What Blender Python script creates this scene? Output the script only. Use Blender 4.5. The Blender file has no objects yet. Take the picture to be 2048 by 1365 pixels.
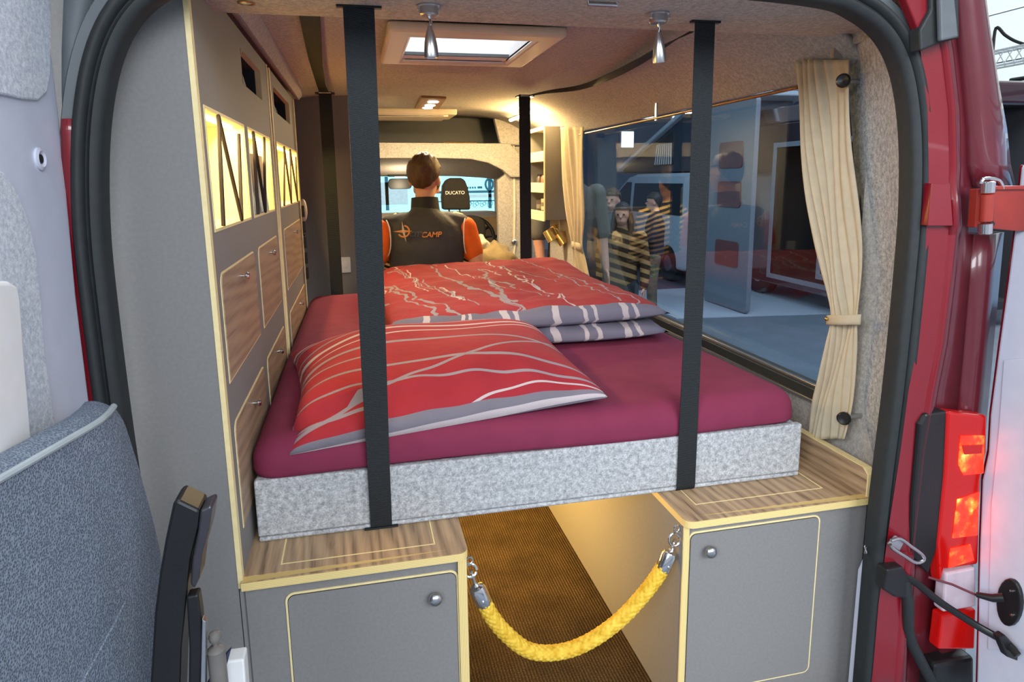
import bpy, bmesh, math, random
from mathutils import Vector, Matrix
random.seed(7)
SC = bpy.context.scene
COL = SC.collection
PI = math.pi

# ---------------------------------------------------------------- camera
FPX = 1331.6
PPX, PPY = 1024.0, 602.5
CAMLOC = Vector((0.0, -1.3, 1.3265))
RGT = Vector((0.97433, -0.224784, -0.012338))
DWN = Vector((-0.052313, -0.172764, -0.983573))
FWD = Vector((0.21896, 0.958971, -0.180088))
cd = bpy.data.cameras.new('camera')
cam = bpy.data.objects.new('camera', cd)
COL.objects.link(cam)
m = Matrix.Identity(4)
for i in range(3):
    m[i][0] = RGT[i]; m[i][1] = -DWN[i]; m[i][2] = -FWD[i]; m[i][3] = CAMLOC[i]
cam.matrix_world = m
cd.sensor_fit = 'HORIZONTAL'
cd.sensor_width = 36.0
cd.lens = FPX / 2048.0 * 36.0
cd.shift_y = -(682.5 - PPY) / 2048.0
cd.clip_start = 0.02
cd.clip_end = 200
SC.camera = cam

# ---------------------------------------------------------------- world, hall lamps, exposure
w = bpy.data.worlds.new('hall_air'); SC.world = w; w.use_nodes = True
bg = w.node_tree.nodes['Background']
bg.inputs[0].default_value = (0.74, 0.84, 0.95, 1); bg.inputs[1].default_value = 0.45
SC.view_settings.view_transform = 'Standard'
SC.view_settings.look = 'None'
SC.view_settings.gamma = 1.0
SC.view_settings.use_curve_mapping = False
SC.view_settings.exposure = 0.45

def area(name, loc, aim, sx, sy, power, col):
    ld = bpy.data.lights.new(name, 'AREA'); ld.shape = 'RECTANGLE'
    ld.size = sx; ld.size_y = sy; ld.energy = power; ld.color = col
    o = bpy.data.objects.new(name, ld); COL.objects.link(o)
    o.location = loc
    d = Vector(aim) - Vector(loc)
    o.rotation_euler = d.to_track_quat('-Z', 'Y').to_euler()
    return o
# exhibition hall lamps above the stand, plus an added row at left
area('hall_lamp_row', (-3.8, -4.6, 3.6), (0.6, 0.0, 0.9), 4.0, 2.2, 300, (0.90, 0.95, 1.0))  # added from behind left to brighten the right door pillar
area('hall_lamp_row', (1.8, -5.2, 3.6), (0.4, 0.0, 0.9), 4.0, 2.2, 220, (0.90, 0.95, 1.0))
area('hall_lamp_row', (0.5, 2.0, 6.0), (0.5, 2.0, 0.0), 3.0, 3.0, 300, (0.86, 0.94, 1.0))
area('hall_lamp_row', (6.0, 3.5, 6.0), (4.5, 5.5, -0.5), 4.0, 4.0, 330, (0.86, 0.93, 1.0))

# ---------------------------------------------------------------- helpers
def at(px, py, X=None, Y=None, Z=None):
    d = RGT * ((px - PPX) / FPX) + DWN * ((py - PPY) / FPX) + FWD
    if X is not None: t = (X - CAMLOC.x) / d.x
    elif Y is not None: t = (Y - CAMLOC.y) / d.y
    else: t = (Z - CAMLOC.z) / d.z
    return CAMLOC + d * t

class MB:
    def __init__(s): s.v = []; s.f = []; s.m = []
    def add(s, vs, fs, m=0):
        b = len(s.v); s.v += [tuple(p) for p in vs]
        for f in fs: s.f.append([b + i for i in f]); s.m.append(m)
        return s
    def box(s, x0, x1, y0, y1, z0, z1, m=0):
        vs = [(x, y, z) for x in (x0, x1) for y in (y0, y1) for z in (z0, z1)]
        return s.add(vs, [(0,1,3,2),(4,6,7,5),(0,4,5,1),(2,3,7,6),(0,2,6,4),(1,5,7,3)], m)
    def prism(s, poly, ax, a, b, m=0, mside=None):
        def P(u, v, w):
            return (w, u, v) if ax == 'x' else ((u, w, v) if ax == 'y' else (u, v, w))
        n = len(poly)
        vs = [P(u, v, a) for u, v in poly] + [P(u, v, b) for u, v in poly]
        s.add(vs, [tuple(range(n)), tuple(range(2*n-1, n-1, -1))], m)
        bs = len(s.v) - 2*n
        for i in range(n):
            j = (i+1) % n
            s.f.append([bs+i, bs+j, bs+n+j, bs+n+i]); s.m.append(m if mside is None else mside)
        return s
    def loft(s, rings, closed=True, cap=True, m=0):
        n = len(rings[0]); b = len(s.v)
        for r in rings: s.v += [tuple(p) for p in r]
        for k in range(len(rings)-1):
            for i in range(n if closed else n-1):
                j = (i+1) % n
                s.f.append([b+k*n+i, b+k*n+j, b+(k+1)*n+j, b+(k+1)*n+i]); s.m.append(m)
        if cap and closed:
            s.f.append([b+i for i in range(n)]); s.m.append(m)
            e = b+(len(rings)-1)*n
            s.f.append([e+n-1-i for i in range(n)]); s.m.append(m)
        return s
    def tube(s, pts, r, n=10, m=0, ref=None, cap=True, flat=1.0):
        pts = [Vector(p) for p in pts]; rings = []
        prev = None
        for i, p in enumerate(pts):
            t = (pts[min(i+1, len(pts)-1)] - pts[max(i-1, 0)]).normalized()
            if prev is None:
                a = Vector(ref) if ref else (Vector((0,0,1)) if abs(t.z) < .9 else Vector((1,0,0)))
            else: a = prev
            a = (a - t*a.dot(t)).normalized(); prev = a
            b = t.cross(a)
            rr = r[i] if isinstance(r, (list, tuple)) else r
            if not isinstance(rr, (list, tuple)): rr = (rr, rr*flat)
            rings.append([p + a*rr[0]*math.cos(2*PI*k/n) + b*rr[1]*math.sin(2*PI*k/n) for k in range(n)])
        return s.loft(rings, True, cap, m)
    def lathe(s, c, axis, prof, n=20, m=0):
        axis = Vector(axis).normalized(); c = Vector(c)
        a = Vector((0,0,1)) if abs(axis.z) < .9 else Vector((1,0,0))
        a = (a - axis*a.dot(axis)).normalized(); b = axis.cross(a)
        rings = [[c + axis*h + (a*math.cos(2*PI*k/n) + b*math.sin(2*PI*k/n))*max(r, 1e-4) for k in range(n)] for r, h in prof]
        return s.loft(rings, True, True, m)
    def ball(s, c, rx, ry, rz, n=16, k=10, rot=0.0, m=0):
        c = Vector(c); rings = []; ca, sa = math.cos(rot), math.sin(rot)
        for i in range(k+1):
            ph = PI*i/k; q = max(math.sin(ph), 1e-3)
            ring = []
            for j in range(n):
                th = 2*PI*j/n
                x, y = rx*q*math.cos(th), ry*q*math.sin(th)
                ring.append(c + Vector((x*ca - y*sa, x*sa + y*ca, rz*math.cos(ph))))
            rings.append(ring)
        return s.loft(rings, True, True, m)
    def grid(s, fn, nu, nv, m=0):
        b = len(s.v)
        for i in range(nu+1):
            for j in range(nv+1): s.v.append(tuple(fn(i/nu, j/nv)))
        for i in range(nu):
            for j in range(nv):
                a = b+i*(nv+1)+j
                s.f.append([a, a+1, a+nv+2, a+nv+1]); s.m.append(m(i/nu, j/nv) if callable(m) else m)
        return s
    def slab(s, us, vs, holes, ax, a, b, m=0, mh=None):
        """flat board with rectangular holes: us, vs cut lines; holes (u0,u1,v0,v1)"""
        us = sorted(set(us) | {h[k] for h in holes for k in (0, 1)}); vs = sorted(set(vs) | {h[k] for h in holes for k in (2, 3)})
        def P(u, v, w): return (w, u, v) if ax == 'x' else ((u, w, v) if ax == 'y' else (u, v, w))
        def solid(i, j):
            if i < 0 or j < 0 or i >= len(us)-1 or j >= len(vs)-1: return 0
            cu, cv = (us[i]+us[i+1])/2, (vs[j]+vs[j+1])/2
            return 2 if any(h[0] < cu < h[1] and h[2] < cv < h[3] for h in holes) else 1
        for i in range(len(us)-1):
            for j in range(len(vs)-1):
                if solid(i, j) != 1: continue
                u0, u1, v0, v1 = us[i], us[i+1], vs[j], vs[j+1]
                for ww in (a, b): s.add([P(u0,v0,ww),P(u1,v0,ww),P(u1,v1,ww),P(u0,v1,ww)], [(0,1,2,3)], m)
                for (di, dj, p, q) in ((-1,0,(u0,v0),(u0,v1)),(1,0,(u1,v0),(u1,v1)),(0,-1,(u0,v0),(u1,v0)),(0,1,(u0,v1),(u1,v1))):
                    k = solid(i+di, j+dj)
                    if k != 1: s.add([P(*p,a),P(*q,a),P(*q,b),P(*p,b)], [(0,1,2,3)], mh if (k == 2 and mh is not None) else m)
        return s
    def mesh(s, name):
        me = bpy.data.meshes.new(name); me.from_pydata(s.v, [], s.f)
        return me
    def build(s, name, mats, parent=None, smooth=False, bevel=0, seg=2, sub=0, solid=0, weld=True, sharp=0.7):
        if not isinstance(mats, (list, tuple)): mats = [mats]
        me = s.mesh(name)
        for mt in mats: me.materials.append(mt)
        me.polygons.foreach_set('material_index', s.m)
        bm = bmesh.new(); bm.from_mesh(me)
        if weld: bmesh.ops.remove_doubles(bm, verts=bm.verts, dist=1e-5)
        bmesh.ops.recalc_face_normals(bm, faces=bm.faces)
        bm.to_mesh(me); bm.free()
        if smooth:
            me.shade_smooth()
            if sharp: me.set_sharp_from_angle(angle=sharp)
        o = bpy.data.objects.new(name, me); COL.objects.link(o)
        if solid:
            d = o.modifiers.new('thickness', 'SOLIDIFY'); d.thickness = solid; d.offset = 0
        if bevel:
            d = o.modifiers.new('bevel', 'BEVEL'); d.width = bevel; d.segments = seg; d.limit_method = 'ANGLE'; d.angle_limit = .6
        if sub:
            d = o.modifiers.new('sub', 'SUBSURF'); d.levels = sub; d.render_levels = sub
        if parent: attach(o, parent)
        return o

def attach(o, p):
    o.parent = p
    if not p.parent: o.matrix_parent_inverse = Matrix.Translation(-p.location)

def thing(name, label, cat, loc=(0, 0, 0), group=None):
    o = bpy.data.objects.new(name, None); COL.objects.link(o)
    o.empty_display_size = .05; o.location = loc
    return tag(o, label, cat, group)

def tag(o, label=None, cat=None, group=None, kind=None):
    if label: o['label'] = label
    if cat: o['category'] = cat
    if group: o['group'] = group
    if kind: o['kind'] = kind
    return o

def struct(o, label, kind='structure'):
    o['kind'] = kind; o['label'] = label
    return o

def dup(root, delta, label, group=None):
    r = root.copy(); COL.objects.link(r); r.location = Vector(root.location) + Vector(delta)
    r['label'] = label
    if group: r['group'] = group
    def rec(a, b):
        for ch in list(a.children):
            c = ch.copy(); COL.objects.link(c); c.parent = b
            rec(ch, c)
    rec(root, r)
    return r

def rr(u0, u1, v0, v1, r, n=5, who=(1, 1, 1, 1)):
    out = []
    for (cx, cy, a0, k) in ((u1-r, v1-r, 0, 0), (u0+r, v1-r, PI/2, 1), (u0+r, v0+r, PI, 2), (u1-r, v0+r, 1.5*PI, 3)):
        if not who[k]:
            out.append(((u1, v1), (u0, v1), (u0, v0), (u1, v0))[k]); continue
        for i in range(n+1):
            a = a0 + PI/2*i/n
            out.append((cx + r*math.cos(a), cy + r*math.sin(a)))
    return out

def arc(pts, n=8):
    """Catmull-Rom through points"""
    P = [Vector(p) for p in pts]; out = []
    for i in range(len(P)-1):
        p0, p1, p2, p3 = P[max(i-1, 0)], P[i], P[i+1], P[min(i+2, len(P)-1)]
        for k in range(n):
            t = k/n
            out.append(.5*((2*p1) + (p2-p0)*t + (2*p0-5*p1+4*p2-p3)*t*t + (3*p1-p0-3*p2+p3)*t**3))
    out.append(P[-1])
    return out

# ---------------------------------------------------------------- materials
def srgb(r, g, b):
    f = lambda c: c/12.92 if c <= .04045 else ((c+.055)/1.055)**2.4
    return (f(r/255), f(g/255), f(b/255), 1)

class NT:
    def __init__(s, name):
        s.mat = bpy.data.materials.new(name); s.mat.use_nodes = True
        s.t = s.mat.node_tree; s.n = s.t.nodes; s.l = s.t.links
        s.b = s.n['Principled BSDF']; s.out = s.n['Material Output']
        s.co = s.n.new('ShaderNodeTexCoord').outputs['Object']
    def node(s, k, **kw):
        x = s.n.new(k)
        for a, v in kw.items(): setattr(x, a, v)
        return x
    def link(s, a, b): s.l.new(a, b)
    def math(s, op, a, b=None, c=None, clamp=False):
        x = s.n.new('ShaderNodeMath'); x.operation = op; x.use_clamp = clamp
        for i, q in enumerate((a, b, c)):
            if q is None: continue
            if isinstance(q, (int, float)): x.inputs[i].default_value = q
            else: s.l.new(q, x.inputs[i])
        return x.outputs[0]
    def scale(s, v):
        x = s.n.new('ShaderNodeMapping'); x.inputs['Scale'].default_value = v
        s.l.new(s.co, x.inputs['Vector']); return x.outputs[0]
    def noise(s, sc, det=4, rough=.5, vec=None, dist=0):
        x = s.n.new('ShaderNodeTexNoise'); x.inputs['Scale'].default_value = sc
        x.inputs['Detail'].default_value = det; x.inputs['Roughness'].default_value = rough; x.inputs['Distortion'].default_value = dist
        s.l.new(vec or s.co, x.inputs['Vector']); return x.outputs[0]
    def ramp(s, fac, stops):
        x = s.n.new('ShaderNodeValToRGB'); e = x.color_ramp.elements
        while len(e) < len(stops): e.new(.5)
        for k, (p, c) in enumerate(stops): e[k].position = p; e[k].color = c
        s.l.new(fac, x.inputs[0]); return x.outputs[0]
    def mix(s, f, a, b):
        x = s.n.new('ShaderNodeMix'); x.data_type = 'RGBA'
        for k, q in ((0, f), (6, a), (7, b)):
            if isinstance(q, (tuple, float, int)): x.inputs[k].default_value = q
            else: s.l.new(q, x.inputs[k])
        return x.outputs[2]
    def bump(s, h, st=.3, d=.01):
        x = s.n.new('ShaderNodeBump'); x.inputs['Strength'].default_value = st; x.inputs['Distance'].default_value = d
        s.l.new(h, x.inputs['Height']); s.l.new(x.outputs[0], s.b.inputs['Normal'])
    def setc(s, c):
        if isinstance(c, tuple): s.b.inputs['Base Color'].default_value = c
        else: s.l.new(c, s.b.inputs['Base Color'])
    def p(s, rough=.5, metal=0, spec=.5, coat=0):
        s.b.inputs['Roughness'].default_value = rough; s.b.inputs['Metallic'].default_value = metal
        s.b.inputs['Specular IOR Level'].default_value = spec; s.b.inputs['Coat Weight'].default_value = coat
        return s

def lum(c, k): return (min(c[0]*k, 1), min(c[1]*k, 1), min(c[2]*k, 1), 1)

def plain(name, c, rough=.5, metal=0, spec=.5, var=.08, sc=30, bump=0, bsc=300, coat=0, bd=.002):
    t = NT(name); t.p(rough, metal, spec, coat)
    t.setc(t.ramp(t.noise(sc, 4), [(.3, lum(c, 1-var)), (.7, lum(c, 1+var))]))
    if bump: t.bump(t.noise(bsc, 3), bump, bd)
    return t.mat

def felt(name, c1, c2, sc=70):
    t = NT(name); t.p(.95, spec=.15)
    a = t.noise(sc, 6, .7); b = t.noise(sc*3.2, 3, .6)
    f = t.math('ADD', t.math('MULTIPLY', a, .65), t.math('MULTIPLY', b, .35))
    t.setc(t.ramp(f, [(.38, c1), (.5, tuple((x+y)/2 for x, y in zip(c1, c2))), (.60, c2)]))
    t.bump(t.noise(sc*5, 4, .7), .35, .004)
    return t.mat

def wood(name, ax, dark, lite, sc=1.0):
    t = NT(name); t.p(.5, spec=.35)
    s = [26*sc, 26*sc, 26*sc]; s['xyz'.index(ax)] = 2.2*sc
    v = t.scale(s)
    n1 = t.noise(1.4, 5, .6, v, 1.8)
    wv = t.node('ShaderNodeTexWave'); wv.wave_type = 'BANDS'; wv.bands_direction = 'DIAGONAL'
    wv.inputs['Scale'].default_value = .9; wv.inputs['Distortion'].default_value = 7; wv.inputs['Detail'].default_value = 3; wv.inputs['Detail Scale'].default_value = .8
    t.link(v, wv.inputs['Vector'])
    s2 = [210*sc]*3; s2['xyz'.index(ax)] = 5*sc
    fine = t.noise(1, 3, .6, t.scale(s2))
    f = t.math('ADD', t.math('MULTIPLY', wv.outputs['Fac'], .22), t.math('ADD', t.math('MULTIPLY', n1, .45), t.math('MULTIPLY', fine, .40)))
    mid = tuple((a*.45+b*.55) for a, b in zip(dark, lite))
    t.setc(t.ramp(f, [(.28, dark), (.45, mid), (.72, lite)]))
    t.bump(fine, .12, .002)
    return t.mat

def ply(name, ax):
    """birch plywood edge with its thin layers; ax = the axis across the layers"""
    t = NT(name); t.p(.55, spec=.3)
    sep = t.node('ShaderNodeSeparateXYZ'); t.link(t.co, sep.inputs[0])
    q = t.math('SINE', t.math('MULTIPLY', sep.outputs['XYZ'.index(ax.upper())], 2*PI/.0036))
    t.setc(t.mix(t.math('MULTIPLY', t.math('GREATER_THAN', q, .35), .6), srgb(240, 216, 150), srgb(196, 162, 92)))
    return t.mat

def emit(name, c, st):
    t = NT(name); t.setc((c[0], c[1], c[2], 1)); t.p(.4)
    t.b.inputs['Emission Color'].default_value = (c[0], c[1], c[2], 1); t.b.inputs['Emission Strength'].default_value = st
    return t.mat

def glass(name, tint, refl=1.0, ior=1.5):
    t = NT(name); t.n.remove(t.b)
    tr = t.node('ShaderNodeBsdfTransparent'); tr.inputs[0].default_value = tint
    gl = t.node('ShaderNodeBsdfGlossy'); gl.inputs['Roughness'].default_value = .0; gl.inputs[0].default_value = (refl, refl, refl, 1)
    lw = t.node('ShaderNodeLayerWeight'); lw.inputs[0].default_value = .5
    f0 = ((ior-1)/(ior+1))**2
    fr = t.math('MULTIPLY_ADD', t.math('POWER', lw.outputs['Facing'], 5.0), 1-f0, f0)   # Schlick
    mx = t.node('ShaderNodeMixShader'); t.link(fr, mx.inputs[0]); t.link(tr.outputs[0], mx.inputs[1]); t.link(gl.outputs[0], mx.inputs[2])
    t.link(mx.outputs[0], t.out.inputs[0])
    return t.mat

def stripes(name, base, curves, fold=None, rough=.85, wob=(0, 1), swap=False, uv=False):
    """printed cloth: base colour with thin curved lines. curve: (a,b,c,width,colour,[noise amp])"""
    t = NT(name); t.p(rough, spec=.2)
    t.b.inputs['Sheen Weight'].default_value = .03
    sep = t.node('ShaderNodeSeparateXYZ'); t.link(t.node('ShaderNodeTexCoord').outputs['UV'] if uv else t.co, sep.inputs[0])
    u, v = sep.outputs[0], sep.outputs[1]
    if swap: u, v = v, u
    if wob[0]:
        n = t.noise(wob[1], 2, .6); v = t.math('ADD', v, t.math('MULTIPLY', t.math('SUBTRACT', n, .5), wob[0]))
    soft = t.noise(6, 4)
    col = t.ramp(soft, [(.3, lum(base, .9)), (.7, lum(base, 1.1))])
    for cv in curves:
        a, b, c, wd, cc = cv[:5]
        f = t.math('MULTIPLY_ADD', t.math('MULTIPLY_ADD', u, c, b), u, a)
        d = t.math('ABSOLUTE', t.math('SUBTRACT', v, f))
        if len(cv) > 5:   # line runs only between u0 and u1
            k = t.math('MULTIPLY', t.math('GREATER_THAN', u, cv[5]), t.math('LESS_THAN', u, cv[6]))
            mk = t.math('MULTIPLY', t.math('LESS_THAN', d, wd), k)
        else: mk = t.math('LESS_THAN', d, wd)
        col = t.mix(mk, col, cc)
    t.setc(col)
    t.bump(t.noise(22, 3, .55), .22, .012)
    return t.mat

FELT = felt('felt_light_grey', srgb(138, 140, 144), srgb(206, 208, 210), 80)
FELTC = felt('felt_warm_lit_lining', srgb(160, 154, 148), srgb(204, 198, 190), 95)  # the grey felt again, tinted beige to hold the warm lamp light
FELTD = felt('felt_door_inset', srgb(178, 184, 196), srgb(226, 230, 236), 110)
LAM = plain('grey_linen_laminate', srgb(132, 130, 129), .62, spec=.22, var=.05, sc=140, bump=.08, bsc=500)
LAMD = plain('dark_grey_laminate', srgb(96, 97, 98), .5, var=.06, sc=90)
EDGE = plain('cream_edge_band', srgb(240, 220, 164), .5, var=.05, sc=60)
PLYX, PLYZ = ply('plywood_edge_upright', 'x'), ply('plywood_edge_flat', 'z')
OAKZ = wood('rustic_oak_door', 'y', srgb(122, 102, 86), srgb(172, 148, 124), .8)
OAKY = wood('rustic_oak_top', 'y', srgb(104, 80, 60), srgb(194, 164, 130), 1.0)
CREAM = plain('cream_board', srgb(240, 226, 186), .6, var=.03)
STEEL = plain('brushed_steel', srgb(198, 198, 200), .28, 1, var=.04, sc=80)
CHROME = plain('polished_chrome', srgb(222, 222, 224), .12, 1, var=.02)
BLACK = plain('black_plastic', srgb(26, 26, 28), .38, var=.1)
RUBBER = plain('black_rubber', srgb(34, 38, 40), .6, var=.15, sc=60)
GREYPL = plain('grey_rubber_lip', srgb(92, 98, 102), .55, var=.08)
REDP = plain('red_car_paint', srgb(124, 16, 30), .26, spec=.5, var=.03, coat=.5)
REDD = plain('shaded_red_car_paint', srgb(96, 30, 40), .3, spec=.5, var=.06, coat=.6)  # the body's red, darkened for its shaded outer skin and groove
WHITEP = plain('pale_door_paint', srgb(206, 210, 226), .35, var=.03, coat=.2)
WHITE = plain('white_plastic', srgb(232, 232, 232), .4, var=.03)
CREAMPL = plain('cream_plastic', srgb(222, 206, 182), .45, var=.03)
SHEET = plain('burgundy_jersey_sheet', srgb(126, 48, 74), .85, spec=.2, var=.06, sc=14, bump=.25, bsc=26, bd=.008)
CURT = plain('beige_curtain_cloth', srgb(196, 184, 160), .9, spec=.1, var=.05, sc=40, bump=.2, bsc=700)
TINT = glass('tinted_window_glass', (.62, .70, .76, 1), 1.0, 1.55)
CLEAR = glass('clear_glass', (.93, .97, .97, 1), 1.0, 1.45)
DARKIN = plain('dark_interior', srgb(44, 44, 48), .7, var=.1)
SKIN = plain('skin', srgb(214, 158, 132), .55, var=.05, sc=25)
HAIRB = plain('brown_hair', srgb(84, 58, 36), .6, var=.3, sc=160, bump=.5, bsc=120)
HAIRD = plain('dark_hair', srgb(42, 30, 26), .55, var=.3, sc=160, bump=.5, bsc=120)

def webbing():
    t = NT('black_webbing'); t.p(.62, spec=.35)
    sep = t.node('ShaderNodeSeparateXYZ'); t.link(t.co, sep.inputs[0])
    q = t.math('SINE', t.math('MULTIPLY', t.math('ADD', sep.outputs[2], sep.outputs[1]), 2*PI/.0032))
    n = t.noise(260, 2)
    t.setc(t.ramp(t.math('MULTIPLY_ADD', q, .25, n), [(.2, srgb(20, 23, 26)), (.8, srgb(36, 42, 46))]))
    t.bump(q, .35, .001)
    return t.mat
WEB = webbing()

def carpet():
    t = NT('brown_ribbed_carpet'); t.p(.95, spec=.1)
    sep = t.node('ShaderNodeSeparateXYZ'); t.link(t.co, sep.inputs[0])
    q = t.math('SINE', t.math('MULTIPLY', sep.outputs[0], 2*PI/.009))
    n = t.noise(240, 4, .7); n2 = t.noise(9, 3)
    f = t.math('ADD', t.math('MULTIPLY', n, .8), t.math('ADD', t.math('MULTIPLY', q, .07), t.math('MULTIPLY', n2, .25)))
    t.setc(t.ramp(f, [(.35, srgb(34, 27, 19)), (.55, srgb(72, 58, 38)), (.75, srgb(118, 98, 68))]))
    t.bump(t.math('ADD', n, t.math('MULTIPLY', q, .4)), .8, .006)
    return t.mat
CARPET = carpet()

# ================================================================ THE VAN SHELL
XL = -0.263      # face of the tall cabinets
ZW = 0.546       # worktop height
XW = 1.25        # right side wall
XC = 0.375       # centre line of the van

struct(MB().box(-.62, 1.27, -.10, 5.0, -.06, 0).build('floor', CARPET), 'brown ribbed carpet on the van floor')

# ceiling: felt lined vault from the rear header to the cab
prof = [(-.60, 1.55), (-.48, 1.66), (-.32, 1.735), (-.12, 1.765), (.375, 1.775), (.85, 1.765), (1.02, 1.74), (1.14, 1.69), (1.22, 1.63), (1.262, 1.585)]
pr = [(p.x, p.z) for p in arc([(a, 0, b) for a, b in prof], 5)]
hx0, hx1, hy0, hy1 = .175, .565, .79, 1.225       # skylight hole
def ceil_pt(u, dz=0): return u
mb = MB()
pr.sort()
pr = [q for q in pr if abs(q[0]-hx0) > .012 and abs(q[0]-hx1) > .012] + [(hx0, 1.7735), (hx1, 1.7735)]
pr.sort()
ys = [.20, hy0, hy1, 1.7, 2.3, 2.9, 3.52]
for i in range(len(pr)-1):
    for j in range(len(ys)-1):
        if pr[i][0] >= hx0-1e-6 and pr[i+1][0] <= hx1+1e-6 and j == 1: continue
        (xa, za), (xb, zb) = pr[i], pr[i+1]
        mb.add([(xa, ys[j], za), (xb, ys[j], zb), (xb, ys[j+1], zb), (xa, ys[j+1], za)], [(0, 1, 2, 3)])
ceil = mb.build('ceiling', FELTC, smooth=True)
ceil.modifiers.new('thickness', 'SOLIDIFY').thickness = -.02
struct(ceil, 'grey felt lined vaulted van ceiling with warm light in its tint')
# outer roof skin
mb = MB()
for i in range(len(pr)-1):
    for (ya, yb) in ((-.1, hy0), (hy0, hy1), (hy1, 3.6)):
        (xa, za), (xb, zb) = pr[i], pr[i+1]
        if ya == hy0 and pr[i][0] >= hx0-1e-6 and pr[i+1][0] <= hx1+1e-6: continue
        mb.add([(xa, ya, za+.09), (xb, ya, zb+.09), (xb, yb, zb+.09), (xa, yb, za+.09)], [(0, 1, 2, 3)])
struct(mb.build('roof', REDD, smooth=True), 'dark red outer roof skin of the van')

# rear header: felt covered beam over the door opening
o = MB().prism([(-.11, 1.688), (.05, 1.672), (.235, 1.668), (.25, 1.678), (.25, 1.80), (-.11, 1.80)], 'x', -.46, 1.26).box(1.255, 1.31, -.04, .25, 1.58, 1.80).box(1.215, 1.31, .0, .25, 1.645, 1.80).build('trim_1', FELTC, smooth=True)
struct(o, 'felt covered beam above the rear door opening')

# side walls
mb = MB().slab([-.02, 3.0], [0, 1.66], [(.16, 2.49, .724, 1.60)], 'x', XW, XW+.05)
mb.slab([3.0, 3.5], [1.45, 1.66], [], 'x', XW, XW+.05)
struct(mb.build('wall_right', FELTC), 'right side wall of the van around the long window')
struct(MB().box(-.62, -.60, -.08, 5.0, 0, 1.84).build('wall_left', FELTC), 'left side wall of the van behind the cabinets')
# ledge below the mugs
struct(MB().box(1.195, XW+.01, 2.50, 3.0, .60, .725).build('trim_2', CREAM, bevel=.006), 'cream ledge along the wall below the hanging mugs')
# D pillar lining
mb = MB()
colA = [at(px, py, X=1.262) for px, py in ((1696, 60), (1700, 120), (1704, 300), (1716, 430), (1722, 560), (1714, 700), (1700, 860), (1735, 1000), (1742, 1100), (1742, 1365))]
colB = [at(px, py, Y=-.075) for px, py in ((1770, 30), (1795, 90), (1815, 250), (1815, 430), (1812, 560), (1800, 700), (1778, 860), (1760, 980), (1752, 1100), (1732, 1365))]
colA = [Vector((min(p.x, 1.262), max(p.y, -.03), p.z)) for p in colA]
for k, (a, b) in enumerate(zip(colA, colB)): a.z = b.z
cols = [[a.lerp(b, t) + Vector((.02*math.sin(PI*t), 0, 0)) for t in (0, .25, .5, .75, 1)] for a, b in zip(arc(colA, 4), arc(colB, 4))]
n = len(cols[0])
for i in range(len(cols)-1):
    for j in range(n-1): mb.add([cols[i][j], cols[i][j+1], cols[i+1][j+1], cols[i+1][j]], [(0, 1, 2, 3)])
o = mb.build('trim_3', FELT, smooth=True, sharp=0, solid=.006)
struct(o, 'light grey felt lining of the rear door pillar')
# pale sill piece at the foot of the pillar
o = MB().prism([(1.165, .02), (1.165, .36), (1.18, .40), (1.195, .47), (1.20, .52), (1.22, .52), (1.22, .02)], 'y', -.05, -.02).build('trim_4', WHITEP, bevel=.004)
struct(o, 'pale painted sill piece at the foot of the pillar')

# rubber seal round the opening
half = [(1.172, -.06), (1.170, .13), (1.168, .53), (1.178, .85), (1.180, 1.11), (1.176, 1.27), (1.158, 1.42), (1.125, 1.535), (1.075, 1.61), (1.00, 1.657), (.90, 1.680), (.60, 1.692), (XC, 1.696)]
path = [Vector((x, 0, z)) for x, z in half] + [Vector((2*XC - x, 0, z)) for x, z in half[-2::-1]]
path = arc(path, 6)
def sweep(path, prof2, y0):
    rings = []
    for i, p in enumerate(path):
        t = (path[min(i+1, len(path)-1)] - path[max(i-1, 0)]).normalized()
        nrm = Vector((t.z, 0, -t.x))     # outward on the right going up
        rings.append([p + nrm*a + Vector((0, y0+b, 0)) for a, b in prof2])
    return rings
seal = thing('door_seal', 'black rubber seal framing the rear door opening', 'rubber seal', (XC, -.08, 0))
lip = [(-.022, .03), (-.024, -.005), (-.018, -.016), (-.008, -.018), (-.003, -.008), (.001, -.008), (.005, -.02), (.014, -.022), (.021, -.012), (.022, .03)]
MB().loft(sweep(path, lip, -.085), True, True).build('bulb', RUBBER, seal, smooth=True, sharp=1.2)
MB().loft(sweep(path, [(.022, .025), (.022, -.006), (.036, -.010), (.040, -.002), (.040, .025)], -.085), True, True).build('flange', GREYPL, seal, smooth=True, sharp=.9)

# painted frame around the opening (rear of the body), right side as stepped pillars
rows = [-40, 60, 103, 220, 330, 372, 400, 452, 470, 560, 690, 780, 908, 1037, 1208, 1337, 1420]
A = [1800, 1826, 1842, 1856, 1858, 1858, 1858, 1854, 1853, 1850, 1836, 1818, 1801, 1781, 1758, 1747, 1738]
B = [1868, 1890, 1898, 1911, 1913, 1911, 1913, 1915, 1912, 1902, 1886, 1868, 1846, 1832, 1816, 1806, 1800]
C = [1905, 1922, 1929, 1944, 1946, 1955, 1957, 1957, 1955, 1939, 1928, 1916, 1905, 1898, 1888, 1880, 1876]
yA = [-.105]*17
yB = [-.125, -.125, -.125, -.125, -.125, -.120, -.128, -.135, -.118] + [-.122]*8
def strip(c0, c1, y0, y1, seg=1):
    mb = MB()
    P0 = [at(x, y, Y=q) for x, y, q in zip(c0, rows, y0)]; P1 = [at(x, y, Y=q) for x, y, q in zip(c1, rows, y1)]
    for i in range(len(rows)-1): mb.add([P0[i], P1[i], P1[i+1], P0[i+1]], [(0, 1, 2, 3)])
    return mb
body = thing('van_body_corner', 'red painted rear corner pillar of the van with hinge recess', 'car body', (1.35, -.1, 0))
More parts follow.
